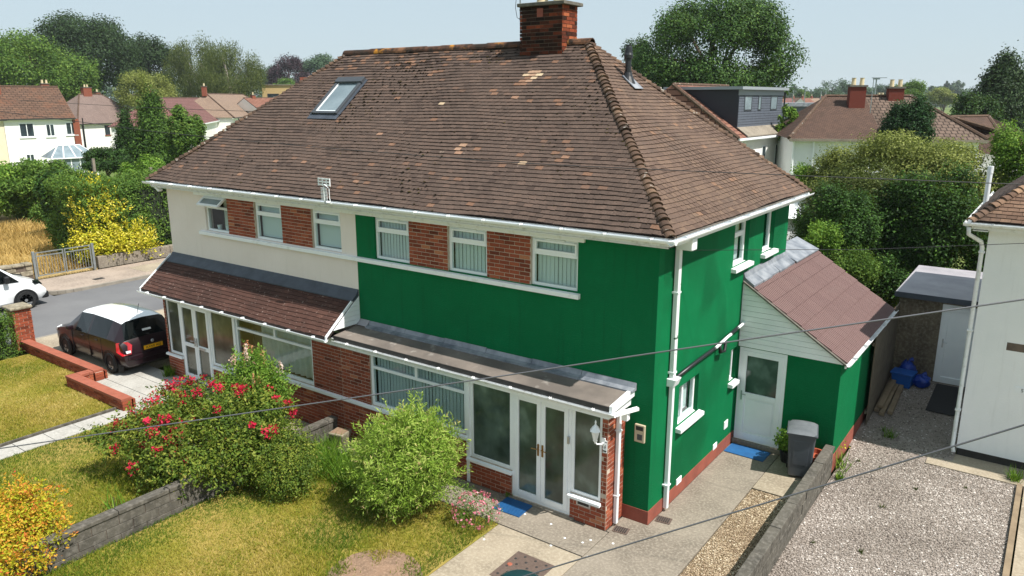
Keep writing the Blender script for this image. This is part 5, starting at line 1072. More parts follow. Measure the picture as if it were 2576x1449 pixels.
def wheel(t, x, y, z, r, wd, sgn, spokes=5, steel=False):
    mb = MB(); prof = [(r*.66, -wd/2), (r*.93, -wd/2), (r, -wd*.3), (r, wd*.3), (r*.93, wd/2), (r*.66, wd/2)]; V = []; F = []; n = 28
    for (q, w_) in prof:
        for k in range(n): a = 2*math.pi*k/n; V.append((x+q*math.cos(a), y+w_, z+q*math.sin(a)))
    m = len(prof)
    for i in range(m):
        for k in range(n): F.append((i*n+k, i*n+(k+1) % n, ((i+1) % m)*n+(k+1) % n, ((i+1) % m)*n+k))
    mb.add(V, F); w_o = mb.build('wheel', 'rubber', t, smooth=False)
    rm = MB(); V = []; yo = y+sgn*wd*.32
    for q, dy in ((r*.67, .0), (r*.6, -.02)):
        for k in range(n): a = 2*math.pi*k/n; V.append((x+q*math.cos(a), yo+sgn*dy, z+q*math.sin(a)))
    rm.add(V, [(k, (k+1) % n, n+(k+1) % n, n+k) for k in range(n)])
    for s in range(spokes):
        a = 2*math.pi*s/spokes+.3; d = Vector((math.cos(a), 0, math.sin(a))); c = Vector((x, yo, z)); rm.bar(c+d*r*.05, c+d*r*.66, .085 if not steel else .1, .03, (0, 1, 0))
    V = [(x+r*.16*math.cos(2*math.pi*k/12), yo+sgn*.02, z+r*.16*math.sin(2*math.pi*k/12)) for k in range(12)]; rm.add(V, [tuple(range(12))]); rm.build('rim', 'alloy', w_o)
    dk = MB(); V = [(x+r*.66*math.cos(2*math.pi*k/20), yo-sgn*.05, z+r*.66*math.sin(2*math.pi*k/20)) for k in range(20)]; dk.add(V, [tuple(range(20))]); dk.build('brake_disc', 'black_trim', w_o)
def arch(t, x, y, z, r, sgn):
    mb = MB(); V = []; n = 18
    for q, dy in ((r, .0), (r, .012), (r*.86, .012)):
        for k in range(n+1): a = R(-12)+R(204)*k/n; V.append((x+q*math.cos(a), y+sgn*dy, z+q*math.sin(a)))
    m = n+1; mb.add(V, [(k, k+1, m+k+1, m+k) for k in range(n)]+[(m+k, m+k+1, 2*m+k+1, 2*m+k) for k in range(n)]); V = [(x+r*.99*math.cos(R(-12)+R(204)*k/n), y+sgn*.004, z+r*.99*math.sin(R(-12)+R(204)*k/n)) for k in range(m)]; mb.add(V, [tuple(range(m))]); mb.build('wheel_arch', 'black_trim', t)
car = thing('parked_car', 'dark maroon hatchback with white roof parked on the drive', 'car', (-16.2, -.72, 0), math.pi)
ST = [(-1.99, .32, .58, .62, .66, .72, .6), (-1.95, .27, .78, .9, .77, .79, .67), (-1.87, .25, .93, 1.02, .79, .81, .69), (-1.58, .23, .98, 1.46, .81, .82, .565), (-1.2, .21, .98, 1.5, .82, .825, .575), (-.9, .2, .975, 1.51, .82, .825, .58), (-.28, .2, .96, 1.515, .82, .825, .58), (-.18, .2, .955, 1.515, .82, .825, .58), (.5, .2, .94, 1.46, .82, .82, .56), (1.12, .21, .91, .99, .81, .8, .68), (1.7, .22, .78, .83, .78, .76, .6), (1.93, .25, .6, .64, .7, .7, .55), (2.0, .32, .5, .53, .6, .6, .45)]
loft_car(car, ST, 'car_maroon', 'car_white', (4, 5, 7), 2, 8, pillar='car_maroon')
for sx, xx in ((1, 1.24), (1, -1.24)):
    for sg in (1, -1): arch(car, xx, sg*.815, .3, .37, sg); wheel(car, xx, sg*.74, .3, .3, .19, sg)
for sg in (1, -1):
    mb = MB(); mb.add([(-1.99, sg*.84, .64), (-2.03, sg*.62, .66), (-2.0, sg*.56, .9), (-1.93, sg*.64, .99), (-1.74, sg*.85, .97), (-1.74, sg*.865, .72)], [(0, 1, 2, 3, 4, 5)]); tl = mb.build('tail_light', 'lamp_red', car); sol = tl.modifiers.new('thick', 'SOLIDIFY'); sol.thickness = .03; sol.offset = 0
    mb = MB(); mb.add([(-2.025, sg*.75, .7), (-2.045, sg*.64, .71), (-2.04, sg*.64, .77), (-2.015, sg*.76, .77)], [(0, 1, 2, 3)]); q = mb.build('reversing_lens', 'lamp_clear', tl); s2 = q.modifiers.new('thick', 'SOLIDIFY'); s2.thickness = .03; s2.offset = 0
    mb = MB(); mb.box(.52, .66, sg*.84, sg*1.0, .95, 1.08); mb.build('mirror', 'car_maroon', car, bevel=.03)
    for x in (-.62, .15): mb = MB(); mb.box(x-.09, x+.09, sg*.815, sg*.84, .83, .865); mb.build('door_handle', 'car_maroon', car, bevel=.01)
    for x in (-.88, -.23, .72): mb = MB(); mb.box(x-.006, x+.006, sg*.8, sg*.829, .3, .95); mb.build('door_seam', 'black_trim', car)
    mb = MB(); mb.box(-1.62, -1.6, sg*.66, sg*.8, .08, .34); mb.build('mud_flap', 'black_plastic', car)
    mb = MB(); mb.add([(1.93, sg*.66, .62), (1.75, sg*.77, .66), (1.66, sg*.775, .78), (1.78, sg*.6, .79)], [(0, 1, 2, 3)]); hl = mb.build('headlight', 'lamp_clear', car); s2 = hl.modifiers.new('thick', 'SOLIDIFY'); s2.thickness = .03
mb = MB(); mb.box(-2.012, -1.995, -.26, .26, .68, .79); np_ = mb.build('number_plate', 'plate_yellow', car)
mb = MB(); mb.box(-1.995, -1.9, -.28, .28, .66, .81); mb.build('plate_recess', 'car_maroon', car)
text_mesh('plate_text', 'AX60 AEJ', .105, 'ink', np_, Vector((-2.0125, 0, .733)), Matrix(((0, 0, -1), (-1, 0, 0), (0, 1, 0))), .002)
MB().lathe([(.045, 0), (.035, .012)], (0, 0, 0), 14).build('badge', 'steel', car).matrix_local = Matrix.Translation((-1.985, 0, .88)) @ Matrix.Rotation(R(-80), 4, 'Y')
MB().box(-2.02, -1.93, -.7, .7, .45, .6).build('bumper', 'car_maroon', car, bevel=.03)
MB().tube([(-1.35, 0, 1.53), (-1.5, 0, 1.86)], .008, 6).build('aerial', 'black_plastic', car)
MB().bar((-1.86, .0, 1.06), (-1.74, .42, 1.14), .02, .02).build('rear_wiper', 'black_plastic', car)
MB().add([(-1.8, -.1, 1.16), (-1.8, .14, 1.16), (-1.77, .14, 1.21), (-1.77, -.1, 1.21)], [(0, 1, 2, 3)]).build('parcel_sticker', 'plate_white', car)
car.scale = (1, 1, .96)
van = thing('parked_van', 'white van parked at the road junction by the stone wall', 'van', (-24.95, -1.25, -.1), math.pi/2)
SV_ = [(-2.2, .3, 1.0, 1.75, .85, .88, .72), (-2.1, .25, 1.05, 1.85, .88, .9, .78), (-1.6, .22, 1.08, 1.86, .9, .9, .8), (-.3, .22, 1.08, 1.86, .9, .9, .8), (-.2, .22, 1.06, 1.86, .9, .9, .8), (.55, .22, 1.02, 1.8, .9, .9, .76), (1.4, .24, .98, 1.12, .88, .86, .7), (1.95, .26, .82, .92, .83, .8, .6), (2.15, .3, .62, .68, .75, .74, .5), (2.22, .34, .5, .54, .66, .66, .4)]
loft_car(van, SV_, 'car_white', 'car_white', (4,), 0, 5, pillar='car_white')
for sg in (1, -1):
    for xx in (1.42, -1.3): arch(van, xx, sg*.895, .33, .4, sg); wheel(van, xx, sg*.82, .33, .33, .2, sg, 8, True)
    mb = MB(); mb.add([(2.06, sg*.7, .76), (1.78, sg*.845, .84), (1.7, sg*.85, .98), (1.95, sg*.62, .94)], [(0, 1, 2, 3)]); hl = mb.build('headlight', 'car_glass', van); s2 = hl.modifiers.new('thick', 'SOLIDIFY'); s2.thickness = .04
    mb = MB(); mb.box(.78, .95, sg*.9, sg*1.08, 1.05, 1.3); mb.build('mirror', 'black_plastic', van, bevel=.04)
    mb = MB(); mb.add([(.6, sg*.905, 1.05), (1.3, sg*.89, 1.02), (.66, sg*.83, 1.62)], [(0, 1, 2)]); mb.build('side_window', 'car_glass', van)
MB().box(2.0, 2.26, -.74, .74, .25, .5).build('bumper', 'black_plastic', van, bevel=.06)
# ---------------------------------------------------------------- things round the house
def doormat(label, x, y, w_, d_, rz, mat, ribs=14):
    t = thing('door_mat', label, 'mat', (x, y, 0), rz); MB().box(-w_/2, w_/2, -d_/2, d_/2, .004, .016).build('backing', mat, t)
    if ribs:
        mb = MB()
        for k in range(ribs): q = -d_/2+d_*(k+.25)/ribs; mb.box(-w_/2+.01, w_/2-.01, q, q+d_/ribs*.5, .016, .024)
        mb.build('ribs', mat, t, kind='stuff')
    return t
doormat('bright blue ribbed mat before the porch double doors', -2.21, -.87, .56, .5, R(2), 'mat_blue')
doormat('blue mat before the side door of the extension', .45, 3.74, .82, .48, R(-1), 'mat_blue', 0)
doormat('brown mat before the double doors of the cream house', -12.25, -1.05, .75, .5, 0, 'mat_brown', 0)
t = doormat('large dark rubber mat outside the shed door', 3.42, 9.0, .6, 1.7, 0, 'mat_dark', 0); t.location.z = .14; t.rotation_euler.x = math.atan(.33/4.48)
# wheelie bin
bn = thing('wheelie_bin', 'dark grey wheelie bin against the block wall near the side door', 'bin', (1.58, 3.42, 0), R(14))
mb = MB(); mb.add([(-.2, -.24, .04), (.2, -.24, .04), (.2, .2, .04), (-.2, .2, .04), (-.25, -.29, .93), (.25, -.29, .93), (.25, .26, .93), (-.25, .26, .93)], BOXF); body = mb.build('body', 'bin_grey', bn, bevel=.03)
mb = MB(); mb.add([(-.13, -.262, .3), (.13, -.262, .3), (.15, -.286, .8), (-.15, -.286, .8), (-.13, -.25, .3), (.13, -.25, .3), (.15, -.27, .8), (-.15, -.27, .8)], BOXF); mb.build('front_panel', 'bin_grey', body, bevel=.012)
MB().box(-.28, .28, -.32, .29, .915, .96).build('rim', 'bin_grey', bn, bevel=.012)
V = []; F = []; n = 8
for i in range(n+1):
    for j in range(n+1):
        x, y = -.27+.54*i/n, -.33+.62*j/n; h = .965+.05*math.sin(math.pi*i/n)**.6*(.6+.4*math.sin(math.pi*j/n))+(.03 if j > 5 else 0); V.append((x, y, h if 0 < i < n and 0 < j < n else .955))
F = [(i*(n+1)+j, (i+1)*(n+1)+j, (i+1)*(n+1)+j+1, i*(n+1)+j+1) for i in range(n) for j in range(n)]; MB().add(V, F).build('lid', 'bin_lid', bn, smooth=True)
for sg in (1, -1): mb = MB(); mb.tube([(sg*.18, .22, .1), (sg*.24, .22, .1)], .1, 14); mb.build('wheel', 'rubber', bn)
mb = MB(); mb.tube([(-.22, .31, .93), (.22, .31, .93)], .018, 8); mb.build('handle', 'bin_grey', bn)
# pots
mb = MB(); mb.lathe([(.14, 0), (.21, .26), (.24, .27), (.24, .33), (.2, .33), (.19, .24), (.0, .24)], (0, 0, 0), 20); t = thing('terracotta_pot', 'empty terracotta pot behind the wheelie bin', 'pot', (1.74, 3.83, 0)); mb.build('pot', 'terracotta', t); MB().lathe([(.17, .2), (.02, .23)], (0, 0, 0), 12).build('soil', 'soil', t)
t = plant('potted_shrub', 'leafy green shrub in a dark pot beside the side door', 'potted plant', (1.24, 3.82, 0), [(0, 0, .46, .24, .24, .2), (.1, -.05, .4, .2, .2, .16)], 'leaf_bright', 130, 11, .05, .06, .04, 81, h=.4, tr=.012)
MB().lathe([(.12, 0), (.17, .25), (.19, .27), (.16, .26), (.0, .24)], (0, 0, 0), 14).build('pot', 'black_plastic', t)
t = thing('stone_planter', 'small tapered concrete planter leaning at the end of the dividing wall', 'planter', (-6.62, -.98, 0), R(12))
o = MB().add([(-.13, -.12, 0), (.13, -.12, 0), (.13, .12, 0), (-.13, .12, 0), (-.19, -.18, .34), (.19, -.18, .34), (.19, .18, .34), (-.19, .18, .34)], BOXF).build('trough', 'stone', t, bevel=.03); MB().box(-.15, .15, -.14, .14, .3, .345).build('soil', 'soil', t)
# teal lid at the foot of the picture
t = thing('garden_butt', 'dark teal round lidded garden butt standing on the drive', 'water butt', (-.36, -3.3, 0)); MB().lathe([(.27, 0), (.3, .5), (.3, .55)], (0, 0, 0), 24).build('barrel', 'teal_lid', t, smooth=False); MB().lathe([(.32, .55), (.32, .585), (.27, .615), (.1, .635), (.0, .638)], (0, 0, 0), 24).build('lid', 'teal_lid', t)
# shaded passage: box, sacks, timbers
t = thing('recycling_box', 'blue plastic recycling box by the board fence', 'box', (2.42, 9.35, .15), R(-5)); MB().add([(-.2, -.15, 0), (.2, -.15, 0), (.2, .15, 0), (-.2, .15, 0), (-.24, -.19, .34), (.24, -.19, .34), (.24, .19, .34), (-.24, .19, .34)], BOXF).build('tub', 'box_blue', t, bevel=.02); MB().box(-.265, .265, -.215, .215, .34, .385).build('rim', 'box_blue', t, bevel=.012)
def sack(label, x, y, z, r, h, seed):
    t = thing('rubbish_sack', label, 'sack', (x, y, z)); g = np.random.default_rng(seed); mb = MB(); V = []; F = []; n, m = 16, 9
    for i in range(m+1):
        a = math.pi*i/m
        for k in range(n):
            b = 2*math.pi*k/n; q = r*math.sin(a)**.7*(1+.16*g.normal()); V.append((q*math.cos(b), q*math.sin(b), h*(.5-.5*math.cos(a))*(1+.06*g.normal())))
    F = [(i*n+k, i*n+(k+1) % n, (i+1)*n+(k+1) % n, (i+1)*n+k) for i in range(m) for k in range(n)]; mb.add(V, F).build('bag', 'sack_blue', t, smooth=True); MB().tube([(0, 0, h*.97), (.03, .02, h*1.1), (.09, .05, h*1.14)], [.03, .035, .06], 7).build('tied_neck', 'sack_blue', t)
sack('full blue rubbish sack standing behind the recycling box', 2.45, 9.72, .16, .21, .52, 1); sack('slumped blue rubbish sack right of the recycling box', 2.8, 9.55, .15, .22, .3, 2)
for k, (x0, x1, y0, y1, zz, lab) in enumerate(((2.2, 2.16, 7.5, 9.7, 0, 'pale timber lying nearest the board fence'), (2.33, 2.3, 7.35, 9.6, 0, 'pale timber lying between two others in the passage'), (2.48, 2.42, 7.5, 9.4, 0, 'pale timber lying furthest from the board fence'), (2.26, 2.24, 7.55, 9.5, .09, 'pale timber laid on top of the others'))):
    gz = lambda y: -.13+(y-5.62)/4.48*.33; t = MB().bar((x0, y0, gz(y0)+.065+zz), (x1, y1, gz(y1)+.065+zz), .11, .075).build('timber', 'wood', bevel=.006); tag(t, lab, 'timber', 'timbers stacked in the passage')
# shed
sh = thing('lean_to_shed', 'flat roofed rendered shed with pale door behind the white house', 'shed', (3, 11.5, .1), world=True)
wall(('y', 10.0), 2.02, 4.2, .1, 2.3, [(3.0, 3.78, .2, 2.22)], t=.15).build('front_wall', 'old_render', sh); MB().box(2.02, 2.17, 10.15, 13.3, 0, 2.3).build('side_wall', 'old_render', sh); MB().box(4.05, 4.2, 10.15, 13.3, 0, 2.3).build('side_wall', 'old_render', sh); MB().box(2.17, 4.05, 13.15, 13.3, 0, 2.3).build('back_wall', 'old_render', sh)
MB().add([(1.93, 9.88, 2.3), (4.3, 9.88, 2.3), (4.3, 13.4, 2.36), (1.93, 13.4, 2.36), (1.93, 9.88, 2.41), (4.3, 9.88, 2.41), (4.3, 13.4, 2.47), (1.93, 13.4, 2.47)], BOXF).build('roof', 'felt_grey', sh, bevel=.01); MB().box(1.92, 4.31, 9.865, 9.878, 2.28, 2.415).build('edge_strip', 'lead_dark', sh)
mb = MB(); ring(mb, ('y', 10.0), 3.0, 3.78, .2, 2.22, .06, -.02, -.1); dr = mb.build('door', 'upvc', sh, bevel=.004); mb = MB(); ring(mb, ('y', 10.0), 3.06, 3.72, .26, 2.16, .1, -.01, -.07); mb.build('leaf', 'upvc', dr, bevel=.005); mb = MB(); fb(mb, ('y', 10.0), 3.16, 3.62, -.035, -.06, .36, 2.06); mb.build('panel', 'upvc', dr)
mb = MB(); fb(mb, ('y', 10.0), 3.09, 3.12, .012, -.01, 1.12, 1.34); mb.tube([(3.105, 9.98, 1.27), (3.105, 9.94, 1.27), (3.21, 9.935, 1.265)], .01, 6); mb.build('handle', 'steel', dr)
# ---------------------------------------------------------------- the white neighbour
nb = thing('white_house', 'white rendered house with brown tiled hip roof beside the gravel yard', 'house', (8, 10, 0), world=True)
NX, NY = 3.95, 6.4
wall(('y', NY), NX, 14, .06, 4.75, [(7.0, 9.2, 3.5, 4.6)], t=.2).build('front_wall', 'white_render', nb); window(nb, ('y', NY), 7.0, 9.2, 3.5, 4.6, split=4.2, glass='glass_far')
MB().box(NX, NX+.2, NY+.2, 12.2, .06, 4.75).build('side_wall', 'white_render', nb); MB().box(NX+.2, 14, 12.0, 12.2, 0, 4.75).build('back_wall', 'white_render', nb); MB().box(13.8, 14, NY+.2, 12.0, 0, 4.75).build('side_wall', 'white_render', nb)
MB().box(NX+.02, 14, NY+.02, 12.2, -.2, .06).build('plinth', 'black_edge', nb)
NE0, NEX, NEZ = NY-.29, NX-.3, 4.83; NRY, NRZ = NE0+3.2, 4.83+2.7; NRX = NEX+3.18
nv = np.array([0, 3.2, 2.7]); NSL = float(np.linalg.norm(nv)); nv /= NSL; nn = np.array([0, -nv[2], nv[1]]); nl_ = np.array([3.18, 0, 2.7]); nl_ /= np.linalg.norm(nl_); nln = np.array([-nl_[2], 0, nl_[0]])
mb = MB(); e = -.012; mb.add([(NEX, NE0, NEZ+e), (14.3, NE0, NEZ+e), (14.3-3.7, NRY, NRZ+e), (NRX, NRY, NRZ+e)], [(0, 1, 2, 3)]); mb.add([(NEX, NE0, NEZ+e), (NEX, 2*NRY-NE0, NEZ+e), (NRX, NRY, NRZ+e)], [(0, 2, 1)]); mb.add([(NEX, 2*NRY-NE0, NEZ+e), (14.3, 2*NRY-NE0, NEZ+e), (14.3-3.7, NRY, NRZ+e), (NRX, NRY, NRZ+e)], [(0, 3, 2, 1)]); mb.add([(14.3, NE0, NEZ+e), (14.3, 2*NRY-NE0, NEZ+e), (10.6, NRY, NRZ+e)], [(0, 1, 2)])
nr_ = mb.build('roof', 'underlay', nb, fix=False)
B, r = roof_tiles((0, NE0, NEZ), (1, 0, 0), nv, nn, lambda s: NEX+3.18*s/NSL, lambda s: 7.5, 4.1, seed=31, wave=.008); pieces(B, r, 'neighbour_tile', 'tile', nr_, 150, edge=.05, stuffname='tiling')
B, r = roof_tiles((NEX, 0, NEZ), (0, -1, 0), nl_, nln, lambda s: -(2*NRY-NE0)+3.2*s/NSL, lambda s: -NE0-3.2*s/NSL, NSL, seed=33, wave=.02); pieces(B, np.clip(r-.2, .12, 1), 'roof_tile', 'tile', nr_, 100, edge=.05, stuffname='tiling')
hip_tiles('hip_tile', (NEX, NE0, NEZ+.02), (NRX, NRY, NRZ), nn+nln, 41, 'neighbour_tile', nr_, seed=35)
MB().box(NEX+.04, 14.2, NE0+.02, NE0+.04, 4.68, 4.81).build('fascia', 'upvc_dirty', nb); MB().box(NEX+.02, NEX+.04, NE0+.02, 12.4, 4.68, 4.81).build('fascia', 'white_paint', nb); MB().box(NEX+.04, NX, NE0+.04, 12.2, 4.64, 4.66).build('soffit', 'upvc_dirty', nb); MB().box(NX, 14, NE0+.04, NY, 4.66, 4.68).build('soffit', 'upvc_dirty', nb)
gutter(nb, (NEX-.12, NE0-.06, 4.8), (14.3, NE0-.06, 4.8), .06, 'upvc_dirty', .9); gutter(nb, (NEX-.06, NE0-.1, 4.795), (NEX-.06, 12.5, 4.795), .06, 'upvc_dirty', .9, out=(-1, 0, 0))
mb = MB(); mb.tube([(NEX-.02, NE0-.04, 4.72), (NEX-.01, NE0-.02, 4.58), (NX-.1, NY-.1, 4.42), (NX-.07, NY-.06, 4.3), (NX-.07, NY-.06, .12), (NX-.03, NY-.14, .0)], .04, 10); dp = mb.build('downpipe', 'upvc_dirty', nb, smooth=True)
for z in (4.2, 2.6, .9): MB().box(NX-.12, NX-.015, NY-.11, NY, z, z+.03).build('clip', 'upvc_dirty', dp)
MB().tube([(3.62, 9.3, 4.7), (3.62, 9.3, 5.55)], .055, 12).build('vent_pipe', 'upvc', nb, smooth=False); MB().tube([(3.62, 9.3, 5.5), (3.62, 9.3, 5.66)], .062, 12).build('vent_cap', 'upvc', nb)
p = CAM+ray(2557, 872)*((NY-CAM[1])/ray(2557, 872)[1])
B, r = brick_boxes(('y', NY), p[0]-.14, 5.6, p[2]-.09, p[2]+.05, seed=77, proud=-.004); o = MB().box(p[0]-.16, 5.62, NY-.003, NY+.01, p[2]-.1, p[2]+.06).build('bare_brick_patch', 'mortar_dark', nb); pieces(B, r, 'brick', 'brick', o, 20)
p = CAM+ray(2567, 982)*((NY-CAM[1])/ray(2567, 982)[1]); o = MB().box(p[0]-.09, p[0]+.25, NY-.014, NY, p[2]-.06, p[2]+.06).build('number_plate', 'upvc', nb); text_mesh('digit', '5', .1, 'ink', o, Vector((p[0]+.03, NY-.016, p[2])), rotF)
# ---------------------------------------------------------------- overhead wires
def wire(label, pts, rad, mat='cable_grey'):
    P = np.array([atd(u, v, d) if len(q) == 3 else q for q in [x for x in pts] for (u, v, d) in [q]]); n = len(P); T = np.linspace(0, n-1, (n-1)*6+1); C = np.stack([np.interp(T, np.arange(n), P[:, k]) for k in range(3)], 1)
    for _ in range(4): C[1:-1] = (C[:-2]+C[1:-1]*2+C[2:])/4
    t = MB().tube([tuple(c) for c in C], rad, 6).build('overhead_wire', mat, smooth=True); tag(t, label, 'wire'); return t
wire('thick grey overhead wire crossing before the porch and side door', [(-300, 1172, 7.0), (0, 1128, 6.6), (740, 1022, 5.8), (1170, 960, 5.3), (1690, 881, 4.8), (2576, 753, 4.2), (2800, 722, 4.0)], .0056)
wire('thick grey overhead wire crossing low over the drive and gravel', [(1180, 1492, 5.0), (1385, 1429, 4.7), (1700, 1333, 4.3), (2020, 1237, 4.0), (2576, 1069, 3.5), (2750, 1016, 3.3)], .0048)
wire('thin dark overhead wire crossing in front of the big roof', [(-200, 255, 16), (150, 300, 14), (386, 331, 13), (675, 360, 12), (1288, 411, 10), (2034, 443, 9), (2576, 464, 8.5), (2750, 470, 8.3)], .0055, 'cable')
wire('thin dark overhead wire passing the left houses above their roofs', [(-150, 238, 60), (0, 249, 58), (361, 271, 50), (660, 281, 46), (900, 290, 44)], .014, 'cable')
dF = Vector((.06, .62, 4.72)); fp = [dF]+[Vector(atd(u, v, d)) for u, v, d in ((2000, 628, 12.6), (2165, 628, 12.2), (2576, 612, 11.0), (2750, 604, 10.5))]
tag(MB().tube(fp, .005, 6).build('overhead_wire', 'cable', smooth=True), 'thin telephone wire running from the green corner to the white house', 'wire')
# ---------------------------------------------------------------- houses round about
def uv_quad(me, uvs):
    lay = me.uv_layers.new(name='UVMap'); flat = [c for uv in uvs for c in uv]; lay.data.foreach_set('uv', flat)
def roof_faces(name, faces, mat, parent):
    """faces: lists of points, first edge along the eaves; uv in metres"""
    V, F, UV = [], [], []
    for f in faces:
        P = [Vector(p) for p in f]; u = (P[1]-P[0]).normalized(); nrm = (P[1]-P[0]).cross(P[2]-P[0]).normalized(); s = nrm.cross(u); n = len(V); V += P; F.append(tuple(range(n, n+len(P)))); UV += [((p-P[0]).dot(u)+50, (p-P[0]).dot(s)) for p in P]
    me = bpy.data.meshes.new(name); me.from_pydata([tuple(v) for v in V], [], F); uv_quad(me, UV); me.materials.append(M[mat]); me.update(); return finish(bpy.data.objects.new(name, me), parent)
def far_window(house, x0, x1, z0, z1, frame='upvc', mull=1, sillm=None, y=0.0, glass='glass_far'):
    f = MB(); fr = ('y', y); ring(f, fr, x0, x1, z0, z1, .07, .03, -.03)
    for k in range(mull): m = x0+(x1-x0)*(k+1)/(mull+1); fb(f, fr, m-.035, m+.035, .03, -.03, z0+.07, z1-.07)
    w_ = f.build('window', frame, house); p = MB(); fb(p, fr, x0+.07, x1-.07, .012, -.01, z0+.07, z1-.07); p.build('pane', glass, w_)
    s = MB(); fb(s, fr, x0-.1, x1+.1, .1, 0, z0-.12, z0-.01); s.build('sill', sillm or 'white_paint', w_)
def far_house(label, pl, pr, dep, ze, rise, wallm, roofm, base=-.3, hipl=True, hipr=True, wins=(), chim=(), ov=.3, gut='black_edge', fr='upvc', sillm=None, group=None, back_hip=True, run=None, pipes=()):
    """pl, pr: ends of the front wall line on the ground plan"""
    pl, pr = np.array(pl[:2], float), np.array(pr[:2], float); L = float(np.linalg.norm(pr-pl)); d = (pr-pl)/L; t = thing('house', label, 'house', (pl[0], pl[1], 0), math.atan2(d[1], d[0]), group)
    MB().box(0, L, 0, dep, base, ze).build('wall', wallm, t); hr = dep/2+ov; run = run or hr; a, b = -ov, L+ov; zr = ze+rise; zE = ze+.02
    ra = a+run if hipl else a; rb = b-run if hipr else b; y0, y1, ym = -ov, dep+ov, dep/2
    faces = [[(a, y0, zE), (b, y0, zE), (rb, ym, zr), (ra, ym, zr)], [(b, y1, zE), (a, y1, zE), (ra, ym, zr), (rb, ym, zr)]]
    if hipl: faces.append([(a, y1, zE), (a, y0, zE), (ra, ym, zr)])
    if hipr: faces.append([(b, y0, zE), (b, y1, zE), (rb, ym, zr)])
    rf_ = roof_faces('roof', faces, roofm, t)
    mb = MB(); mb.tube([(ra, ym, zr), (rb, ym, zr)], .1, 6); mb.build('ridge', 'hip_tile', rf_)
    for ok, e, q in ((hipl, a, ra), (hipr, b, rb)):
        if ok: MB().tube([(e, y0, zE+.03), (q, ym, zr)], .11, 6).build('hip_ridge', 'hip_tile', rf_)
        else: MB().prism([(e if e < 1 else e-.05, 0, ze-.02), (e if e < 1 else e-.05, ym, zr-.1), (e if e < 1 else e-.05, dep, ze-.02)], (.05, 0, 0)).build('gable', wallm, t)
    MB().box(a, b, y0-.1, y0, zE-.12, zE).build('gutter', gut, t)
    MB().box(a+.02, b-.02, y0, 0, zE-.16, zE-.1).build('soffit', 'upvc', t)
    for wd in wins: far_window(t, *wd[:4], frame=wd[4] if len(wd) > 4 else fr, mull=wd[5] if len(wd) > 5 else 1, sillm=sillm)
    for (x, y, h, w_, m) in chim:
        zb = ze+rise*(1-abs(y-ym)/(dep/2+ov))-.3; c = MB().box(x-w_/2, x+w_/2, y-.3, y+.3, zb, zr+h).build('chimney', m, t); MB().box(x-w_/2-.06, x+w_/2+.06, y-.36, y+.36, zr+h, zr+h+.1).build('cap', 'concrete_cap', c)
        for q in ((-.22, .22) if w_ > .7 else (0,)): MB().lathe([(.13, 0), (.11, .35), (.13, .4)], (x+q, y, zr+h+.1), 10).build('chimney_pot', 'pot', c)
    for (x, m) in pipes: MB().tube([(x, -.08, ze), (x, -.08, base)], .06, 6).build('downpipe', m, t)
    return t
def E(u, v, z): return at(u, v, z)
rndmat('chim_red', [(0, '6b342a'), (1, '7d4034')], .9, .25)
# left: the row beyond the lot
h1l, h1r = E(8, 300, 5.0), E(180, 297, 5.0)
far_house('white house with stained brown roof and three upstairs windows', h1l, h1r, 7.5, 5.0, 3.4, 'far_white', 'tiles_brown', hipl=False, hipr=False, wins=((1.35, 2.75, 3.1, 4.55), (3.9, 4.75, 3.1, 4.4), (5.9, 7.0, 3.2, 4.55), (1.6, 2.4, .5, 1.3), ), chim=((.55, 3.0, .9, .8, 'brick_far'), (6.2, 5.6, .3, .8, 'brick_far')), pipes=((7.7, 'black_plastic'),))
far_house('cream house end joined to the white house with stained roof', E(-110, 303, 5.0), E(7, 300, 5.0), 7.5, 4.95, 3.3, 'far_cream', 'tiles_brown', hipl=False, hipr=False)
d_ = (h1r-h1l)/np.linalg.norm(h1r-h1l)
t = thing('brick_pier', 'orange brick pier at the right end of the white house', 'pier', (h1r[0]+d_[0]*.35, h1r[1]+d_[1]*.35, 0), math.atan2(d_[1], d_[0])); MB().box(-.3, .3, -.1, .8, -.3, 4.9).build('shaft', 'brick_far', t); MB().box(.3, .36, -.1, .0, -.3, 4.7).build('red_edge', 'plinth_red', t)
h2l, h2r = E(215, 312, 3.6), E(372, 306, 3.6)
far_house('white house with long grey hipped roof, brick chimney and rooflight', E(196, 312, 3.6), h2r, 8.5, 3.6, 4.1, 'far_white', 'tiles_grey', hipl=True, hipr=True, base=-2, wins=((4.3, 5.15, 1.9, 3.3, 'dark_frame'), (7.6, 8.4, 1.9, 3.3, 'dark_frame')), chim=((5.5, 4.2, .95, 1.4, 'brick_far'), (8.3, 5.4, .3, .7, 'brick_far')), sillm='plinth_red', pipes=((.6, 'black_plastic'),))
far_house('house with pale tiled roof behind the grey hipped one', E(118, 300, 1.2), E(215, 296, 1.2), 8, 1.2, 4.7, 'far_white', 'tiles_pale', base=-4, chim=((2.0, 4, .5, .8, 'brick_far'),), hipl=False)
far_house('white house with half red and half brown roof behind conifers', E(470, 318, 4.0), E(578, 297, 4.0), 8, 4.0, 3.2, 'far_white', 'tiles_pink', base=-2, wins=((5.2, 6.0, 1.5, 3.4), ), chim=((2.2, 4.2, .9, .8, 'brick_far'),), gut='upvc')
far_house('white house with beige hipped roof and central ridge line', E(585, 296, 4.4), E(690, 285, 4.4), 9, 4.4, 3.4, 'far_white', 'tiles_pale', base=-2, wins=((1.2, 2.0, 2.0, 3.6, 'dark_frame'),), chim=((3.9, 4.6, 1.0, .7, 'brick_far'),), gut='black_edge', pipes=((3.5, 'black_plastic'),))
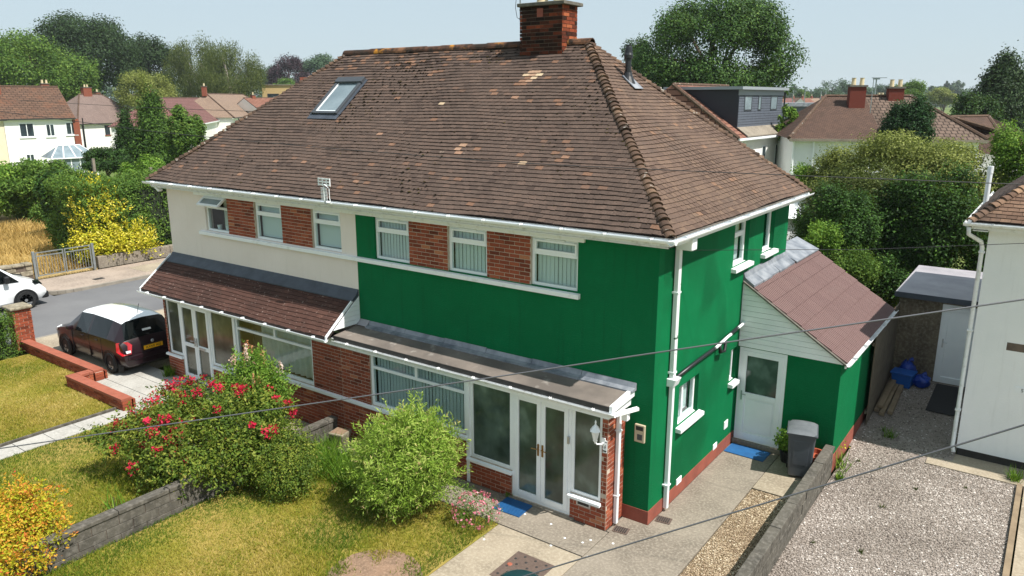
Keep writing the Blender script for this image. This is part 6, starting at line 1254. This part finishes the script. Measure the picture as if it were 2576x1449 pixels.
far_house('far house showing a small red tiled roof beside the big roof edge', atd(655, 258, 120), atd(760, 256, 126), 8, 5.2, 2.0, 'far_white', 'tiles_red', hipl=False, hipr=False, chim=((1.4, 4, .4, .6, 'brick_far'),))
# flat-roofed school
p0, p1 = atd(661, 250, 150), atd(800, 250, 150); t = thing('school_building', 'flat roofed pale brick school building beside weeping birches', 'building', (p0[0], p0[1], 0), math.atan2(p1[1]-p0[1], p1[0]-p0[0])); Ls = float(np.linalg.norm((p1-p0)[:2]))
MB().box(0, Ls, 0, 12, -.3, 9.6).build('wall', 'school_brick', t); MB().box(-.2, Ls+.2, -.2, 12, 9.6, 9.75).build('roof', 'concrete', t); MB().box(Ls*.62, Ls*.95, 3, 8, 9.75, 11.2).build('plant_room', 'brick_far', t)
for a, b in ((.09, .3), (.57, .68)): far_window(t, Ls*a, Ls*b, 6.0, 8.0, 'dark_frame', 1)
# conservatory before the first white house
cp = E(175, 385, 2.2); t = thing('conservatory', 'white framed glass conservatory behind the bright bushes', 'conservatory', (cp[0], cp[1], 0), math.atan2(d_[1], d_[0]))
MB().box(-2.4, 2.4, -1.6, 1.6, -.3, .6).build('base_wall', 'far_white', t)
for (a, b, c, d2) in ((-2.4, 2.4, -1.6, 'y'), (-1.6, 1.6, 2.4, 'x')):
    mb = MB(); ring(mb, (d2, c), a, b, .6, 2.2, .1, 0, -.08)
    for k in range(1, 5): m = a+(b-a)*k/5; fb(mb, (d2, c), m-.05, m+.05, 0, -.08, .7, 2.1)
    fo = mb.build('glazed_wall', 'upvc', t); pm = MB(); fb(pm, (d2, c), a+.1, b-.1, -.03, -.05, .7, 2.1); pm.build('pane', 'glass_far_light', fo)
rfc = roof_faces('glass_roof', [[(-2.6, -1.8, 2.2), (2.6, -1.8, 2.2), (1.2, 0, 3.4), (-1.2, 0, 3.4)], [(2.6, -1.8, 2.2), (2.6, 1.8, 2.2), (1.2, 0, 3.4)], [(-2.6, 1.8, 2.2), (-2.6, -1.8, 2.2), (-1.2, 0, 3.4)], [(2.6, 1.8, 2.2), (-2.6, 1.8, 2.2), (-1.2, 0, 3.4), (1.2, 0, 3.4)]], 'glass_far_light', t)
for (a, b) in [((-2.6, -1.8), (-1.2, 0)), ((-1.3, -1.8), (-.6, 0)), ((0, -1.8), (0, 0)), ((1.3, -1.8), (.6, 0)), ((2.6, -1.8), (1.2, 0)), ((2.6, 0), (1.2, 0)), ((2.6, 1.8), (1.2, 0))]: MB().bar((a[0], a[1], 2.24), (b[0], b[1], 3.44), .11, .06).build('glazing_bar', 'upvc', t)
MB().bar((-1.3, 0, 3.45), (1.3, 0, 3.45), .12, .1).build('ridge_bar', 'upvc', t); mb = MB().box(-2.62, 2.62, -1.85, -1.75, 2.1, 2.22).build('gutter', 'upvc', t)
t.scale = (.78, .78, .85)
# right: dormer house
dl, dr_ = E(1850, 349, 5.0), E(1974, 336, 5.0)
dh = far_house('house with dark slate clad box dormer over white wall', dl, dr_, 8, 5.0, 2.9, 'far_white', 'tiles_red', hipl=True, hipr=False, wins=(), gut='upvc', run=.6)
Ld = float(np.linalg.norm((dr_-dl)[:2]))
for (a, b) in ((.3, 1.3), (3.2, 3.9), (5.6, 6.6)): far_window(dh, Ld*.14+a*Ld/8.4, Ld*.14+b*Ld/8.4, 3.1, 4.45, 'upvc', 0, sillm='plinth_red')
MB().tube([(Ld+.05, -.1, 5), (Ld+.05, -.1, -.3)], .12, 6).build('downpipe', 'grey_trim', dh)
dz0, dz1, dx0, dx1, dy0 = 5.55, 7.6, Ld*.12, Ld+.05, .35
o = MB().box(dx0, dx1, dy0, 4.6, dz0-.5, dz1).build('dormer', 'navy_clad', dh)
for k in range(13):
    z = dz0+k*(dz1-.2-dz0)/13; MB().box(dx0+.01, dx1-.01, dy0-.035, dy0, z+.012, z+(dz1-.2-dz0)/13-.006).build('cladding_board', 'slate_clad', o)
MB().box(dx0-.25, dx1+.25, dy0-.3, 4.8, dz1, dz1+.16).build('dormer_roof', 'grey_trim', o); MB().box(dx0-.05, dx1+.05, dy0-.08, dy0, dz1-.3, dz1).build('fascia', 'grey_trim', o)
for (a, b) in ((.11, .27), (.41, .48), (.7, .86)):
    a, b = dx0+(dx1-dx0)*a, dx0+(dx1-dx0)*b; mb = MB(); ring(mb, ('y', dy0), a, b, dz1-1.15, dz1-.32, .07, .06, -.02); q = mb.build('dormer_window', 'dark_frame', o); p_ = MB(); fb(p_, ('y', dy0), a+.07, b-.07, .045, .037, dz1-1.08, dz1-.39); p_.build('pane', 'glass_far_light', q)
MB().prism([(dx0, -.33, 5.06), (dx0, dy0, 5.54), (dx0, dy0, 5.6), (dx0, -.33, 5.12)], (dx1+.2-dx0, 0, 0)).build('apron_roof', 'concrete', dh); MB().tube([(dx1+.1, dy0-.12, dz1-.1), (dx1+.1, dy0-.12, 5.1)], .05, 6).build('dormer_downpipe', 'black_plastic', o)
# right: hipped pair
r1l, r1r = E(1997, 349, 5.0), E(2232, 351, 5.0)
far_house('white walled house with dark brown hipped roof and red chimney on its front slope', r1l, r1r, 8.5, 5.0, 2.25, 'white_render', 'tiles_r1', hipl=True, hipr=False, wins=((3.3, 4.6, 3.3, 4.7),), chim=((3.75, 3.2, .5, .85, 'chim_red'),), gut='concrete', pipes=((1.05, 'upvc'), (0, 'upvc')), run=2.6)
v_ = (r1r-r1l); r2r = r1r+v_*.95
far_house('house with newer grey-brown tiles and red chimney joined to the dark roofed one', r1r+v_*.002, r2r, 8.5, 5.0, 2.25, 'white_render', 'tiles_r2', hipl=False, hipr=True, chim=((1.25, 4.0, .42, .8, 'chim_red'),), gut='concrete', run=2.6)
far_house('house with dark ribbed tile roof between dormer house and hipped roof', atd(1925, 322, 47), atd(2030, 320, 50), 8, 4.3, 1.95, 'far_white', 'tiles_r2', hipl=False, hipr=True, run=2.2)
far_house('further house roof with two pale pots behind the grey-brown roof', atd(2225, 262, 66), atd(2330, 262, 68), 7, 5.6, .95, 'far_white', 'tiles_r1', chim=((1.0, 3.5, .6, 1.2, 'brick_far'), (3.4, 3.5, .6, 1.2, 'brick_far')))
far_house('house with brown roof at the far right behind bright leaves', atd(2562, 300, 40), atd(2680, 300, 42), 8, 4.2, 1.9, 'far_white', 'tiles_r1')
t = thing('flat_roofed_hall', 'long low dark grey flat roofed hall behind the ribbed tile house', 'building', tuple(atd(1985, 255, 90)[:2])+(0,), YAW); MB().box(-2, 9, 0, 8, -.3, 6.2).build('wall', 'slate_clad', t); MB().box(-2.3, 9.3, -.3, 8.3, 6.2, 6.6).build('roof', 'lead', t)
far = [('tiles_red', 'orange'), ('tiles_pink', 'pink'), ('tiles_r1', 'brown'), ('tiles_red', 'rusty'), ('tiles_pale', 'beige'), ('tiles_pink', 'dusky pink'), ('tiles_r2', 'grey-brown')]
for k, u in enumerate((1972, 1992, 2015, 2040, 2062, 2086, 2112)):
    a, b = atd(u, 250, 230+6*(k % 3)), atd(u+20, 250, 232+6*(k % 3)); far_house('tiny distant house with %s roof on the skyline beyond the grey hall' % far[k][1], a, b, 7, 4.6, 2.6, 'far_white' if k % 2 else 'brick_far', far[k][0], group='distant roofs on the skyline', hipl=False, hipr=False, chim=((.6, 3.5, .6, .6, 'brick_far'),))
def pole(label, u, vt, d, r=.05, head=False, mat='galv'):
    p = atd(u, vt, d); t = thing('mast', label, 'pole', (p[0], p[1], 0)); MB().tube([(0, 0, -.3), (0, 0, p[2])], [r*1.4, r], 8).build('shaft', mat, t)
    if head: MB().box(-.5, .5, -.2, .2, p[2], p[2]+.25).build('lamp_head', mat, t)
for u, vt, d, l, hd in ((1997, 214, 180, 'slim floodlight mast left of the far round tree', True), (2026, 222, 180, 'pale floodlight mast beside the slim one', True), (2066, 229, 170, 'bare white post right of the floodlight masts', False), (2078, 228, 170, 'second bare white post beside the first one', False), (2205, 200, 120, 'tall slim lamp mast right of the red chimney', True)): pole(l, u, vt, d, .1, hd)
p = atd(2192, 255, 38.5); t = thing('tv_aerial', 'television aerial on a tall mast beside the red chimney', 'aerial', (p[0], p[1], 0)); p2 = atd(2192, 196, 38.5); MB().tube([(0, 0, 6.4), (0, 0, p2[2])], .02, 6).build('mast', 'galv', t); MB().bar((-.1, 0, p2[2]), (.55, .3, p2[2]), .03, .03).build('boom', 'galv', t)
for k in range(6): MB().bar((.1*k-.05, .055*k-.15, p2[2]), (.1*k-.05, .055*k+.1, p2[2]), .012, .012).build('element', 'galv', t)
# conservatory glimpsed by the right hedge, fence posts
t = thing('conservatory', 'pale conservatory roof glimpsed beside the olive green bush', 'conservatory', tuple(atd(2035, 440, 29)[:2])+(0,), YAW); MB().box(-1.5, 1.8, -.2, 2.6, -.3, 2.7).build('glazed_wall', 'upvc', t); roof_faces('roof', [[(-1.7, -.4, 2.7), (2, -.4, 2.7), (.6, 1.2, 3.5), (-.3, 1.2, 3.5)], [(-1.7, 2.8, 2.7), (-1.7, -.4, 2.7), (-.3, 1.2, 3.5)], [(2, -.4, 2.7), (2, 2.8, 2.7), (.6, 1.2, 3.5)]], 'upvc', t)
# ---------------------------------------------------------------- trees round about
def tree(label, u0, u1, vt, vb, d, mat, clumps, per, seed, cr=None, L=None, cone=False, weep=False, n=13, cat='tree', name='tree', group=None, thick=1.0, tr=None, bark='bark', ground=-.3, **kw):
    c = atd((u0+u1)/2, vb, d); s = d/FPX; w_ = (u1-u0)/2*s; z1 = atd((u0+u1)/2, vt, d)[2]; z0 = max(ground+.3, c[2]); L = (L or max(.12, 1.9*s*2.4))*.66; cr = (cr or w_*.09)*.85; clumps = int(clumps*1.75)
    if cone:
        lb = []; K = 9
        for k in range(K): f = k/(K-1); lb.append((0, 0, z0+(z1-z0)*(.12+.83*f), w_*(1-f)**.75*cone+.05*w_, w_*(1-f)**.75*cone+.05*w_, (z1-z0)*.09))
        gg = np.random.default_rng(seed)
        for k in range(n): f = gg.random()**1.3; a = gg.uniform(0, 6.28); q = w_*(1-f)**.75*.75; lb.append((q*math.cos(a), q*math.sin(a), z0+(z1-z0)*(.1+.8*f), w_*.3*(1-.6*f), w_*.3*(1-.6*f), (z1-z0)*.07))
    else: lb = auto_lobes(w_, w_*thick, z0, z1, n, seed)
    kw2 = dict(out=1.1, up=.55, shell=.3, jit=.6); kw2.update(kw)
    if weep: kw2.update(zs=3.2, droop=1.6, up=.2)
    return plant(name, label, cat, (c[0], c[1], ground), [(a, b, z-ground, x, y, q) for (a, b, z, x, y, q) in lb], mat, clumps, per, cr, L, L*(.5 if not weep else .3), seed, h=(z1-ground)*.8, tr=tr or w_*.07, group=group, bark=bark, stem='trunk', **kw2)
tree('huge dark spreading oak rising above the left roofs', 65, 352, 36, 250, 150, 'leaf_oak', 2600, 13, 101, n=20, cr=.9, L=.75)
tree('yellow-green broad tree in front of the huge oak', -30, 242, 86, 300, 118, 'leaf_mid', 1700, 12, 102, n=16, cr=.8, L=.62)
tree('round topped dark tree right of the huge oak', 308, 452, 79, 250, 170, 'leaf_oak', 1100, 12, 103, cr=.75, L=.75)
tree('dark pines at the left edge behind the yellow-green tree', -40, 50, 84, 250, 215, 'leaf_oak', 600, 12, 104, cr=.8, L=.9)
tree('weeping birch with dense olive foliage left of the other birch', 425, 592, 108, 262, 150, 'leaf_birch', 1500, 12, 105, weep=True, cr=.35, L=.55, n=16, bark='bark_pale')
tree('weeping birch with pale bare twigs at its top', 500, 668, 118, 262, 145, 'leaf_birch', 1400, 12, 106, weep=True, cr=.35, L=.55, n=18, bark='bark_pale')
tree('golden olive rounded tree behind the conifers', 300, 450, 180, 290, 118, 'leaf_olive', 900, 12, 107, L=.4)
tree('tall feathery green conifer hiding the white houses', 325, 478, 225, 440, 62, 'leaf_cypress', 1700, 13, 108, cone=.8, L=.3, n=26, cr=.35)
tree('slender grey-green conifer left of the feathery one', 290, 365, 275, 420, 61, 'leaf_dark', 700, 12, 109, cone=.75, L=.26, n=16, cr=.25)
tree('narrow pale green conifer tip above the feathery conifer', 345, 420, 190, 420, 66, 'leaf_olive', 700, 12, 132, cone=.7, L=.28, n=12, cr=.25)
tree('leafy green tree beside the left hip of the big roof', 428, 530, 258, 430, 58, 'leaf_mid', 1200, 12, 110, L=.32)
tree('dark shrub mass below the feathery conifer', 210, 330, 370, 430, 56, 'leaf_dark', 700, 12, 111, L=.28, cat='bush', name='bush')
tree('bright green garden bush left of the big eaves corner', 310, 430, 388, 500, 44, 'leaf_bright', 900, 12, 112, L=.22, cat='bush', name='bush')
tree('copper beech with dark purple leaves on the skyline', 684, 778, 146, 235, 265, 'leaf_copper', 700, 11, 113, cr=.9, L=1.0)
tree('green woodland tree left of the copper beech', 650, 712, 158, 235, 285, 'leaf_far', 450, 11, 114, cr=.8, L=1.0)
tree('green woodland tree right of the copper beech', 752, 870, 136, 230, 285, 'leaf_far', 700, 11, 115, cr=.9, L=1.1)
tree('small green tree before the copper beech', 690, 745, 200, 235, 240, 'leaf_mid', 250, 11, 116, cr=.6, L=.9)
tree('tall full maple rising behind the right slope of the roof', 1590, 1982, -12, 300, 62, 'leaf_maple', 3800, 13, 117, n=26, cr=.42, L=.36, tr=.5)
tree('narrow dark tree between flue and tall maple', 1545, 1640, 96, 290, 76, 'leaf_dark', 800, 12, 118, cr=.35, L=.4)
tree('small bright tree at the corner of the dormer house', 1950, 2004, 264, 360, 46, 'leaf_bright', 420, 11, 119, L=.2)
tree('dark green rounded yew in front of the chimneys', 2212, 2330, 231, 420, 36, 'leaf_yew', 2100, 13, 120, n=26, L=.17, cr=.14)
tree('large dark evergreen tree at the right beyond the houses', 2392, 2610, 128, 400, 64, 'leaf_oak', 2600, 13, 121, n=34, cr=.4, L=.4, cone=1.05)
tree('lower rounded evergreen beside the large dark evergreen', 2380, 2490, 225, 400, 60, 'leaf_dark', 900, 12, 122, cr=.35, L=.36)
tree('broad olive green willow bush behind the side extension', 2015, 2505, 312, 640, 29, 'leaf_olive', 5200, 14, 123, n=32, cr=.2, L=.16, thick=.6, cat='bush', name='bush', tr=.12)
tree('shaded leafy hazel behind the grey shed', 2150, 2500, 410, 800, 25, 'leaf_shade', 2800, 13, 124, n=20, cr=.16, L=.16, thick=.5, cat='bush', name='bush', tr=.1)
tree('bright green leafy bush at the right behind the vent pipe', 2455, 2640, 290, 600, 27, 'leaf_bright', 1500, 13, 125, n=14, cr=.18, L=.16, cat='bush', name='bush', tr=.1)
tree('dark tangled bush behind the corner of the green house', 1965, 2200, 455, 760, 26, 'leaf_shade', 1900, 13, 126, n=14, cr=.16, L=.14, cat='bush', name='bush', tr=.1)
tree('dark undergrowth between the olive bush and the shed roof', 2060, 2330, 590, 800, 25, 'leaf_shade', 1300, 13, 130, n=14, cr=.16, L=.15, thick=.5, cat='bush', name='bush', tr=.08)
tree('feathery grey-green bush between the green house corner and the hazel', 1990, 2270, 400, 720, 27, 'leaf_birch', 2200, 13, 131, n=20, cr=.17, L=.15, thick=.6, cat='bush', name='bush', tr=.1)
tree('small yellow-green sapling above the pink tiled roof', 2020, 2108, 548, 640, 23.5, 'leaf_bright', 200, 12, 127, cr=.12, L=.13, cat='bush', name='bush', tr=.04)
tree('green shrub behind the far end of the pink tiled roof', 2050, 2200, 625, 720, 24, 'leaf_mid', 600, 12, 128, cr=.14, L=.13, cat='bush', name='bush', tr=.06)
tree('green fern-like hedge beside the dormer house', 1985, 2050, 415, 480, 31, 'leaf_bright', 300, 12, 129, cr=.15, L=.16, cat='bush', name='bush', tr=.05)
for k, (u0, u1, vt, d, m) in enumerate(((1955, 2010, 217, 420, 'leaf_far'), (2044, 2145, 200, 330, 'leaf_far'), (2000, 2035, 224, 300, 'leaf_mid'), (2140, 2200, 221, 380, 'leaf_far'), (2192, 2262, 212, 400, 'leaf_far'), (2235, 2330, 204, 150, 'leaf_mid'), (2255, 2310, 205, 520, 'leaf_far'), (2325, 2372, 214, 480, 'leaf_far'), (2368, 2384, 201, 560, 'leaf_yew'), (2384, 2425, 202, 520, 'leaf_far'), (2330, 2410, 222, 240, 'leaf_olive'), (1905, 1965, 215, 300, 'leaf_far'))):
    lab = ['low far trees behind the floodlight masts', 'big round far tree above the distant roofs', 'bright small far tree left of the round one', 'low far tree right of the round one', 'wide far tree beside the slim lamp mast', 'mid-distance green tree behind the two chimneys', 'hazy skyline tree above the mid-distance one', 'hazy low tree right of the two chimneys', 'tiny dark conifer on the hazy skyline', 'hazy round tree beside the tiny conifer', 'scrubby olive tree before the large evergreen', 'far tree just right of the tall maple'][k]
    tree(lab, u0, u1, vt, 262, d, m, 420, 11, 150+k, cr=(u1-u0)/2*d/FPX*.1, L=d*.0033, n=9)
def wood(label, u0, u1, d, vt, mat, seed, n=60):
    g = np.random.default_rng(seed); Vs, Fs, rs = [], [], []; o = 0
    for k in range(n):
        u = u0+(u1-u0)*k/n; c = atd(u, 250, d*g.uniform(.95, 1.1)); h = atd(u, vt+g.normal(0, 3), d)[2]; w_ = (u1-u0)/n*d/FPX*1.4
        V, F, r = crown_np([(c[0], c[1], h*.5, w_, w_, h*.5)], 40, 9, w_*.25, d*.004, d*.0028, seed*100+k); Vs.append(V); Fs.append(F+o); rs.append(r); o += len(V)
    tag(npbuild('woodland', np.concatenate(Vs), np.concatenate(Fs), np.concatenate(rs), mat), label, 'woodland', kind='stuff')
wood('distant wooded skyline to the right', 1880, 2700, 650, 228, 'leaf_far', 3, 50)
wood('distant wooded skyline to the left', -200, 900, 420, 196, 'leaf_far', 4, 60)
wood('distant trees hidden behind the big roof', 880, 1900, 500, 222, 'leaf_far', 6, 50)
struct(MB().box(-3, 8, 13.4, 26, -.34, -.2).build('garden_ground', 'soil'))
p = atd(203, 455, 43); t = thing('garden_shed', 'small white garden shed between the leafy bushes and the tall hedge', 'shed', (p[0], p[1], 0), R(60)); MB().box(-1.1, 1.1, -.8, .8, -.1, 2.2).build('wall', 'far_white', t); MB().prism([(-1.25, -.95, 2.2), (-1.25, .95, 2.2), (-1.25, 0, 2.65)], (2.5, 0, 0)).build('roof', 'lead', t); MB().box(-.4, .4, -.83, -.79, 0, 1.9).build('door', 'upvc', t)
# ---------------------------------------------------------------- summer haze
t = NT('haze'); pv = t.N('ShaderNodeVolumePrincipled'); pv.inputs['Color'].default_value = (.86, .92, .98, 1); pv.inputs['Density'].default_value = .00022; pv.inputs['Anisotropy'].default_value = .2
t.L(pv.outputs[0], t.out.inputs['Volume']); M['haze'] = t.m
tag(MB().box(-1500, 1500, -380, 1500, -1.6, 45).build('haze', 'haze'), 'thin pale summer haze over the distance', 'haze', kind='stuff')
